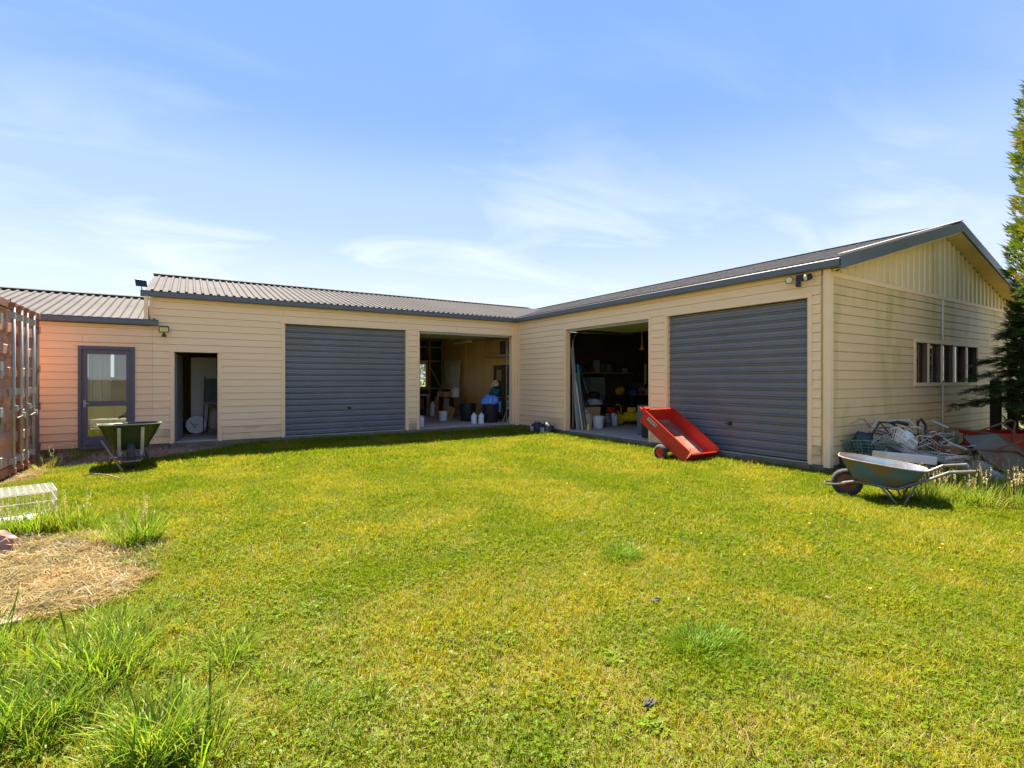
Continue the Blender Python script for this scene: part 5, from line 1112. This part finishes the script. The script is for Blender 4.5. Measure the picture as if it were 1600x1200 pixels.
for st, d0, d1, sc in ((.072, .9, 4.2, 1.0), (.095, 4.2, 8.5, 1.25), (.135, 8.5, 19, 1.75)):
    for x, y in jgrid(-7, 19, -6, 13.05, st):
        D, l = view(x, y)
        if not (d0 <= D < d1) or abs(l) > D * 1.03 + 1.6 or nograss(x, y): continue
        e = edge(x, y); hay = inpoly(x + e, y + e, HAY) or inpoly(x + e, y, CDIRT); dirt = inpoly(x + e * .8, y + e, DIRT)
        if (hay or dirt) and rg.random() < .94: continue
        pat = noise.noise(Vector((x * .9, y * .9, 7))) + .5 * noise.noise(Vector((x * 2.6, y * 2.6, 2)))
        v = rg.randrange(5) if pat < rg.uniform(-.05, .3) else rg.randrange(5, 9)
        if pat < -.38 + rg.uniform(-.15, .1): v = rg.randrange(9, 11)
        lush = 1 + .35 * max(0, noise.noise(Vector((x * 1.7, y * 1.7, 21))))
        if y > 12.4 or (x > 7.9 and y > 3.8): lush *= 1.3
        if x > 8.4: lush *= 1.35
        pts.append((x, y, smooth_h(x, y), rg.uniform(0, 6.28), rg.uniform(0, .12), sc * rg.uniform(.85, 1.2) * lush, v))
lp = [lawn_patch(.105, 115) for i in range(5)] + [lawn_patch(.105, 115, .14, .03, .9, [(0.245, 0.235, 0.008), (0.215, 0.225, 0.007), (0.265, 0.24, 0.012)]) for i in range(4)] + \
     [lawn_patch(.105, 110, .05, .12, 1.15, [(0.15, 0.19, 0.006), (0.175, 0.21, 0.007)]) for i in range(2)]
scatter('grass', lp, pts)
# long grass: foreground clumps, round the wire crate, under the barrow and round the scrap heap
LUSH = [(0.13, 0.21, 0.016), (0.17, 0.24, 0.018), (0.09, 0.165, 0.014), (0.22, 0.25, 0.03)]
tf = [tuft(70, .34, .09, LUSH, .007), tuft(60, .26, .08, LUSH, .006, (.1, .8)), tuft(80, .20, .10, LUSH, .005, (.1, .9)), tuft(45, .30, .10, LUSH, .005, (.0, .4), (.2, .8), heads=4, dry=.3),
      tuft(70, .12, .11, [(0.10, 0.18, 0.010), (0.13, 0.20, 0.011)], .0045, (.1, .9), dry=.02), tuft(70, .24, .12, [STRAW, (0.34, 0.27, 0.10), (0.2, 0.2, 0.04)], .0045, (.3, 1.2), dry=.6)]
def rosette():
    L = LM()
    for i in range(11):
        a = i * 2.4 + rg.uniform(-.3, .3); ln = rg.uniform(.03, .065); c = jit(rg.choice([(0.10, 0.17, 0.012), (0.14, 0.20, 0.014), (0.17, 0.20, 0.02)])); up = rg.uniform(.1, .7); q = Vector((math.cos(a), math.sin(a), up)).normalized()
        L.leaf((0, 0, .008), q, (0, 0, 1), ln * .62, ln * .32, c); L.leaf(q * ln * .45 + Vector((0, 0, .008)), (math.cos(a), math.sin(a), up - .5), (0, 0, 1), ln * .6, ln * .34, c)
    return L.mesh('weed_rosette', M_tall)
tf += [rosette(), rosette()]
tp = []
def clump(cx, cy, rx, ry, n, vs, s0=.8, s1=1.2):
    for i in range(n):
        a = rg.uniform(0, 6.28); r = math.sqrt(rg.random()); x = cx + rx * r * math.cos(a); y = cy + ry * r * math.sin(a)
        if nograss(x, y): continue
        tp.append((x, y, smooth_h(x, y), rg.uniform(0, 6.28), rg.uniform(0, .15), rg.uniform(s0, s1), rg.choice(vs)))
clump(-.10, 2.35, .16, .14, 9, (0, 1), .75, 1.0); clump(-.55, 3.05, .38, .42, 40, (0, 1, 2), .6, .95); clump(-.1, 2.9, .45, .5, 22, (1, 2), .5, .8); clump(-.3, 3.75, .35, .3, 22, (1, 2), .5, .9)
clump(.25, 2.3, .5, .6, 26, (2,), .45, .7); clump(-1.1, 3.6, .4, .4, 26, (0, 1, 2), .6, .9)
clump(-.40, 5.62, .13, .16, 13, (0, 1, 3), .8, 1.1); clump(-.62, 5.9, .2, .12, 10, (1, 2, 5), .6, .9); clump(-.30, 5.2, .1, .3, 9, (5, 2), .6, .9)
clump(-1.25, 6.62, .42, .18, 34, (0, 1, 3), .65, 1.0); clump(-1.8, 6.6, .5, .16, 24, (0, 1, 5), .7, 1.0); clump(-.8, 6.5, .3, .15, 12, (1, 2), .5, .8)
clump(3.02, 3.09, .13, .10, 12, (4,)); clump(2.38, 1.80, .15, .12, 15, (4,)); clump(4.9, 4.1, .2, .2, 8, (4,), .6, .8); clump(1.0, 5.1, .15, .12, 6, (4,), .6, .8)
clump(7.75, 2.45, .55, .35, 46, (1, 2, 3), .7, 1.1); clump(8.4, 2.2, .8, .45, 70, (1, 3, 3, 5), .8, 1.2); clump(9.2, 2.4, .8, .5, 60, (3, 1, 5), .8, 1.25); clump(9.9, 1.8, .8, .5, 40, (3, 1, 2), .8, 1.2)
clump(10.6, 3.6, 1.2, .35, 40, (0, 1, 5), .7, 1.1); clump(8.7, 3.85, .35, .15, 10, (1, 5), .5, .9); clump(12.5, 3.5, 1.5, .4, 34, (0, 1, 3), .8, 1.3)
clump(-2.05, 11.3, .12, .35, 6, (3, 5), .8, 1.2); clump(-1.7, 11.9, .3, .3, 4, (3,), .8, 1.1)
for i in range(26): clump(rg.uniform(1.9, 8.2), 12.93, .1, .05, 1, (2, 4), .5, .8)
for i in range(40): clump(8.33, rg.uniform(4.1, 12.6), .03, .1, 1, (2, 4, 2), .4, .75)
for i in range(110):
    x, y = rg.uniform(-.5, 8), rg.uniform(1, 11)
    clump(x, y, .05, .05, 1, (4, 2), .3, .6)
for i in range(420):
    x, y = rg.uniform(-.6, 8.2), rg.uniform(.6, 9.5)
    if noise.noise(Vector((x * .8, y * .8, 33))) > -.1: clump(x, y, .06, .06, rg.randrange(1, 4), (6, 7), .6, 1.2)
scatter('tall_grass', tf, tp)
# straw lying on the bare patch, bark litter by the annex
def strawpatch(n, rad, ln, cols, w=.004, up=.25):
    L = LM()
    for i in range(n):
        a = rg.uniform(0, 6.283); r = rad * math.sqrt(rg.random())
        L.blade((r * math.cos(a), r * math.sin(a), rg.uniform(.002, .03)), rg.uniform(0, 6.28), ln * rg.uniform(.4, 1.2), w * rg.uniform(.6, 1.2), rg.uniform(1.57 - up, 1.62), rg.uniform(-.1, .25), jit(rg.choice(cols)))
    return L.mesh('straw', M_straw)
SC_ = [(0.23, 0.17, 0.065), (0.175, 0.122, 0.045), (0.29, 0.22, 0.095), (0.10, 0.065, 0.028)]
sm = [strawpatch(90, .13, .10, SC_) for i in range(4)] + [strawpatch(45, .13, .045, [(0.40, 0.22, 0.13), (0.26, 0.15, 0.09), (0.50, 0.31, 0.19), (0.55, 0.40, 0.27)], .010, .5) for i in range(3)]
spn = []
for x, y in jgrid(-3.2, 0, 3.9, 6.5, .085):
    e = edge(x, y) * .9
    if inpoly(x + e, y + e, HAY): spn.append((x, y, smooth_h(x, y) + .012, rg.uniform(0, 6.28), rg.uniform(0, .3), rg.uniform(.7, 1.3), rg.randrange(4)))
for x, y in jgrid(-2.3, -1.7, 9.3, 11.6, .09):
    if inpoly(x, y, CDIRT): spn.append((x, y, smooth_h(x, y) + .012, rg.uniform(0, 6.28), rg.uniform(0, .3), rg.uniform(.6, 1.1), rg.randrange(4)))
for x, y in jgrid(-2.4, 1.2, 11.2, 13.0, .11):
    if inpoly(x, y, DIRT): spn.append((x, y, smooth_h(x, y) + .012, rg.uniform(0, 6.28), rg.uniform(0, .3), rg.uniform(.7, 1.2), 4 + rg.randrange(3)))
scatter('straw_litter', sm, spn)

# dandelions, each a flower of its own
fl = LM()
fl.blade((0, 0, 0), 0, .06, .003, .1, .2, (0.16, 0.2, 0.03), seg=3)
for j in range(22):
    t = j * 2.4; fl.leaf((.007, 0, .058), (math.cos(t), math.sin(t), .25 + .02 * j), (0, 0, 1), .018, .006, (0.80, 0.56, 0.01))
fme = fl.mesh('dandelion', leafmat('dandelion_petals', (1, 1, 1), .3, .03, .05))
k = 0
while k < 42:
    x, y = rg.uniform(-.3, 8.2), rg.uniform(1.2, 10)
    D, l = view(x, y)
    if D < 2.4 or abs(l) > D or nograss(x, y) or (x < 4 and rg.random() < .75): continue
    o = inst('dandelion', fme, None, TR(x, y, smooth_h(x, y)) @ RZ(rg.uniform(0, 6)) @ SC(1, 1, 1) @ Matrix.Scale(rg.uniform(.55, .9), 4))
    tag(o, 'small yellow dandelion flower open in the mown lawn', 'flower', 'dandelions dotted over the lawn'); k += 1

# ---- trees
M_bark = mat('bark', (0.12, 0.085, 0.055), 0.9, (0.07, 0.05, 0.03), 6, 0.9, 0.6, 30)
def treething(name, loc, label, crown, leafm, trunk):
    t = empty(name, loc, 0, label, 'tree')
    o = bpy.data.objects.new('crown', crown.mesh('crown', leafm)); link(o, t, I4())
    trunk.build('trunk', M_bark, t)
    return t
M_con = leafmat('conifer_foliage', (1, 1, 1), .35, .04, .25, 1.3, (1.1, 1.05, .6)); M_fir = leafmat('fir_needles', (1, 1, 1), .25, .04, .3, 1.6); M_yel = leafmat('golden_leaves', (1, 1, 1), .45, .03, .2, 1.0)
def spray(L, p, dr, ln, col, n=5, w=.35):
    """a flat fan of small leaves round a twig"""
    dr = Vector(dr).normalized(); sd = dr.cross(Vector((rg.uniform(-.4, .4), rg.uniform(-.4, .4), 1))).normalized(); p = Vector(p)
    for i in range(n):
        t = (i / (n - 1) - .5) * 2; q = p + dr * ln * .25 * (1 - abs(t)); d = (dr * (1 - .35 * abs(t)) + sd * t * .8)
        L.leaf(q, d, dr.cross(sd), ln * (1 - .35 * abs(t)), ln * w * .5, jit(col, .2))
# tall clipped-looking conifer column at the right edge
L = LM(); cx_, cy_ = 14.62, 2.0
for i in range(26000):
    z = rg.uniform(.3, 10.3); a = rg.uniform(0, 6.283)
    rr = 1.42 if z < 4.5 else 1.42 - (z - 4.5) * .075 if z < 6.8 else 1.25 * max(0, 1 - ((z - 6.8) / 3.6) ** 1.5)
    lump = 1 + .09 * noise.noise(Vector((math.cos(a) * 2.5, math.sin(a) * 2.5, z * 1.6))) + .05 * noise.noise(Vector((math.cos(a) * 7, math.sin(a) * 7, z * 4)))
    dep = rg.random() ** 1.6 * .5; r = max(.02, rr * lump - dep)
    c = rg.choice([(0.10, 0.155, 0.016), (0.15, 0.19, 0.02), (0.07, 0.12, 0.014), (0.20, 0.205, 0.025)]) if rg.random() > .03 else (0.20, 0.12, 0.04)
    spray(L, (cx_ + r * math.cos(a), cy_ + r * math.sin(a), z), (math.cos(a) * .7, math.sin(a) * .7, rg.uniform(.3, 1.1)), rg.choice((.06, .09, .12, .20)) * rg.uniform(.8, 1.2), c, 5, .5)
tb = MB().tube([(cx_, cy_, -.1), (cx_, cy_, 4), (cx_, cy_, 9.6)], [.22, .15, .03], 8)
treething('conifer_tree', (cx_, cy_, 0), 'tall dense columnar conifer with yellow green foliage beside the gable end', L, M_con, tb)
# dark fir with drooping boughs in front of it
L = LM(); fx, fy = 12.55, 2.05; tb = MB().tube([(fx, fy, -.1), (fx, fy, 2.2), (fx, fy, 4.4)], [.16, .11, .02], 8)
for lv in range(13):
    z = 1.15 + lv * .25; ln = 1.65 - lv * .115
    for k in range(9):
        a = k * .698 + lv * .37 + rg.uniform(-.12, .12); b_ = ln * rg.uniform(.75, 1.05); P = []
        for s in range(9):
            q = s / 8; P.append(Vector((fx + math.cos(a) * b_ * q, fy + math.sin(a) * b_ * q, z + .28 * q - .42 * q * q)))
        tb.tube(P, [.022 * (1 - s / 9.5) for s in range(9)], 4)
        for s in range(1, 9):
            for e in range(34):
                q = min(.999, (s - rg.random()) / 8); p = P[s - 1].lerp(P[s], rg.random()); side = rg.choice((-1, 1)); fall = (1 - q) * .42 + .13
                dr = Vector((math.cos(a + side * rg.uniform(.4, 1.1)), math.sin(a + side * rg.uniform(.4, 1.1)), rg.uniform(-.5, .12)))
                p = p + dr * rg.uniform(0, fall)
                c = rg.choice([(0.05, 0.085, 0.022), (0.075, 0.12, 0.028), (0.10, 0.15, 0.035)])
                spray(L, p, dr, rg.uniform(.09, .17), c, 5, .30)
treething('fir_tree', (fx, fy, 0), 'dark green fir with drooping boughs hanging in front of the gable wall', L, M_fir, tb)
def broadleaf(name, x, y, ztop, rad, zc, n, cols, label, leafm, ls=.16):
    L = LM(); tb = MB().tube([(x, y, -.1), (x + .1, y, zc * .5), (x, y, zc)], [.2, .15, .08], 8); cl = []
    for i in range(16):
        v = Vector((rg.gauss(0, 1), rg.gauss(0, 1), rg.gauss(0, .7))).normalized() * rad * rg.uniform(.45, .85); q = Vector((x, y, zc)) + Vector((v.x, v.y, v.z * (ztop - zc) / rad)); cl.append((q, rad * rg.uniform(.25, .42)))
        tb.tube([(x, y, zc * .7), tuple(Vector((x, y, zc * .8)).lerp(q, .5)), tuple(q)], [.06, .035, .01], 5)
    for i in range(n):
        q, r = rg.choice(cl); v = Vector((rg.gauss(0, 1), rg.gauss(0, 1), rg.gauss(0, 1))).normalized() * r * rg.random() ** .4
        L.leaf(q + v, (rg.uniform(-1, 1), rg.uniform(-1, 1), rg.uniform(-.8, .6)), (rg.uniform(-.5, .5), rg.uniform(-.5, .5), 1), ls * rg.uniform(.6, 1.2), ls * .6, jit(rg.choice(cols)))
    return treething(name, (x, y, 0), label, L, leafm, tb)
broadleaf('golden_tree', -6.6, 24.6, 5.45, 1.75, 3.7, 4500, [(0.34, 0.26, 0.015), (0.28, 0.25, 0.02), (0.42, 0.27, 0.015)], 'golden leaved tree showing over the low annex roof', M_yel)
broadleaf('garden_tree', 9.6, 25.5, 4.6, 2.0, 2.4, 5000, [(0.07, 0.11, 0.03), (0.10, 0.14, 0.04)], 'green tree seen through the rear window of the open bay', M_yel)
broadleaf('garden_tree', 25.5, 8.6, 2.6, 1.4, 1.4, 2500, [(0.10, 0.15, 0.03), (0.14, 0.18, 0.04)], 'green bush seen through the far side window of the workshop', M_yel)
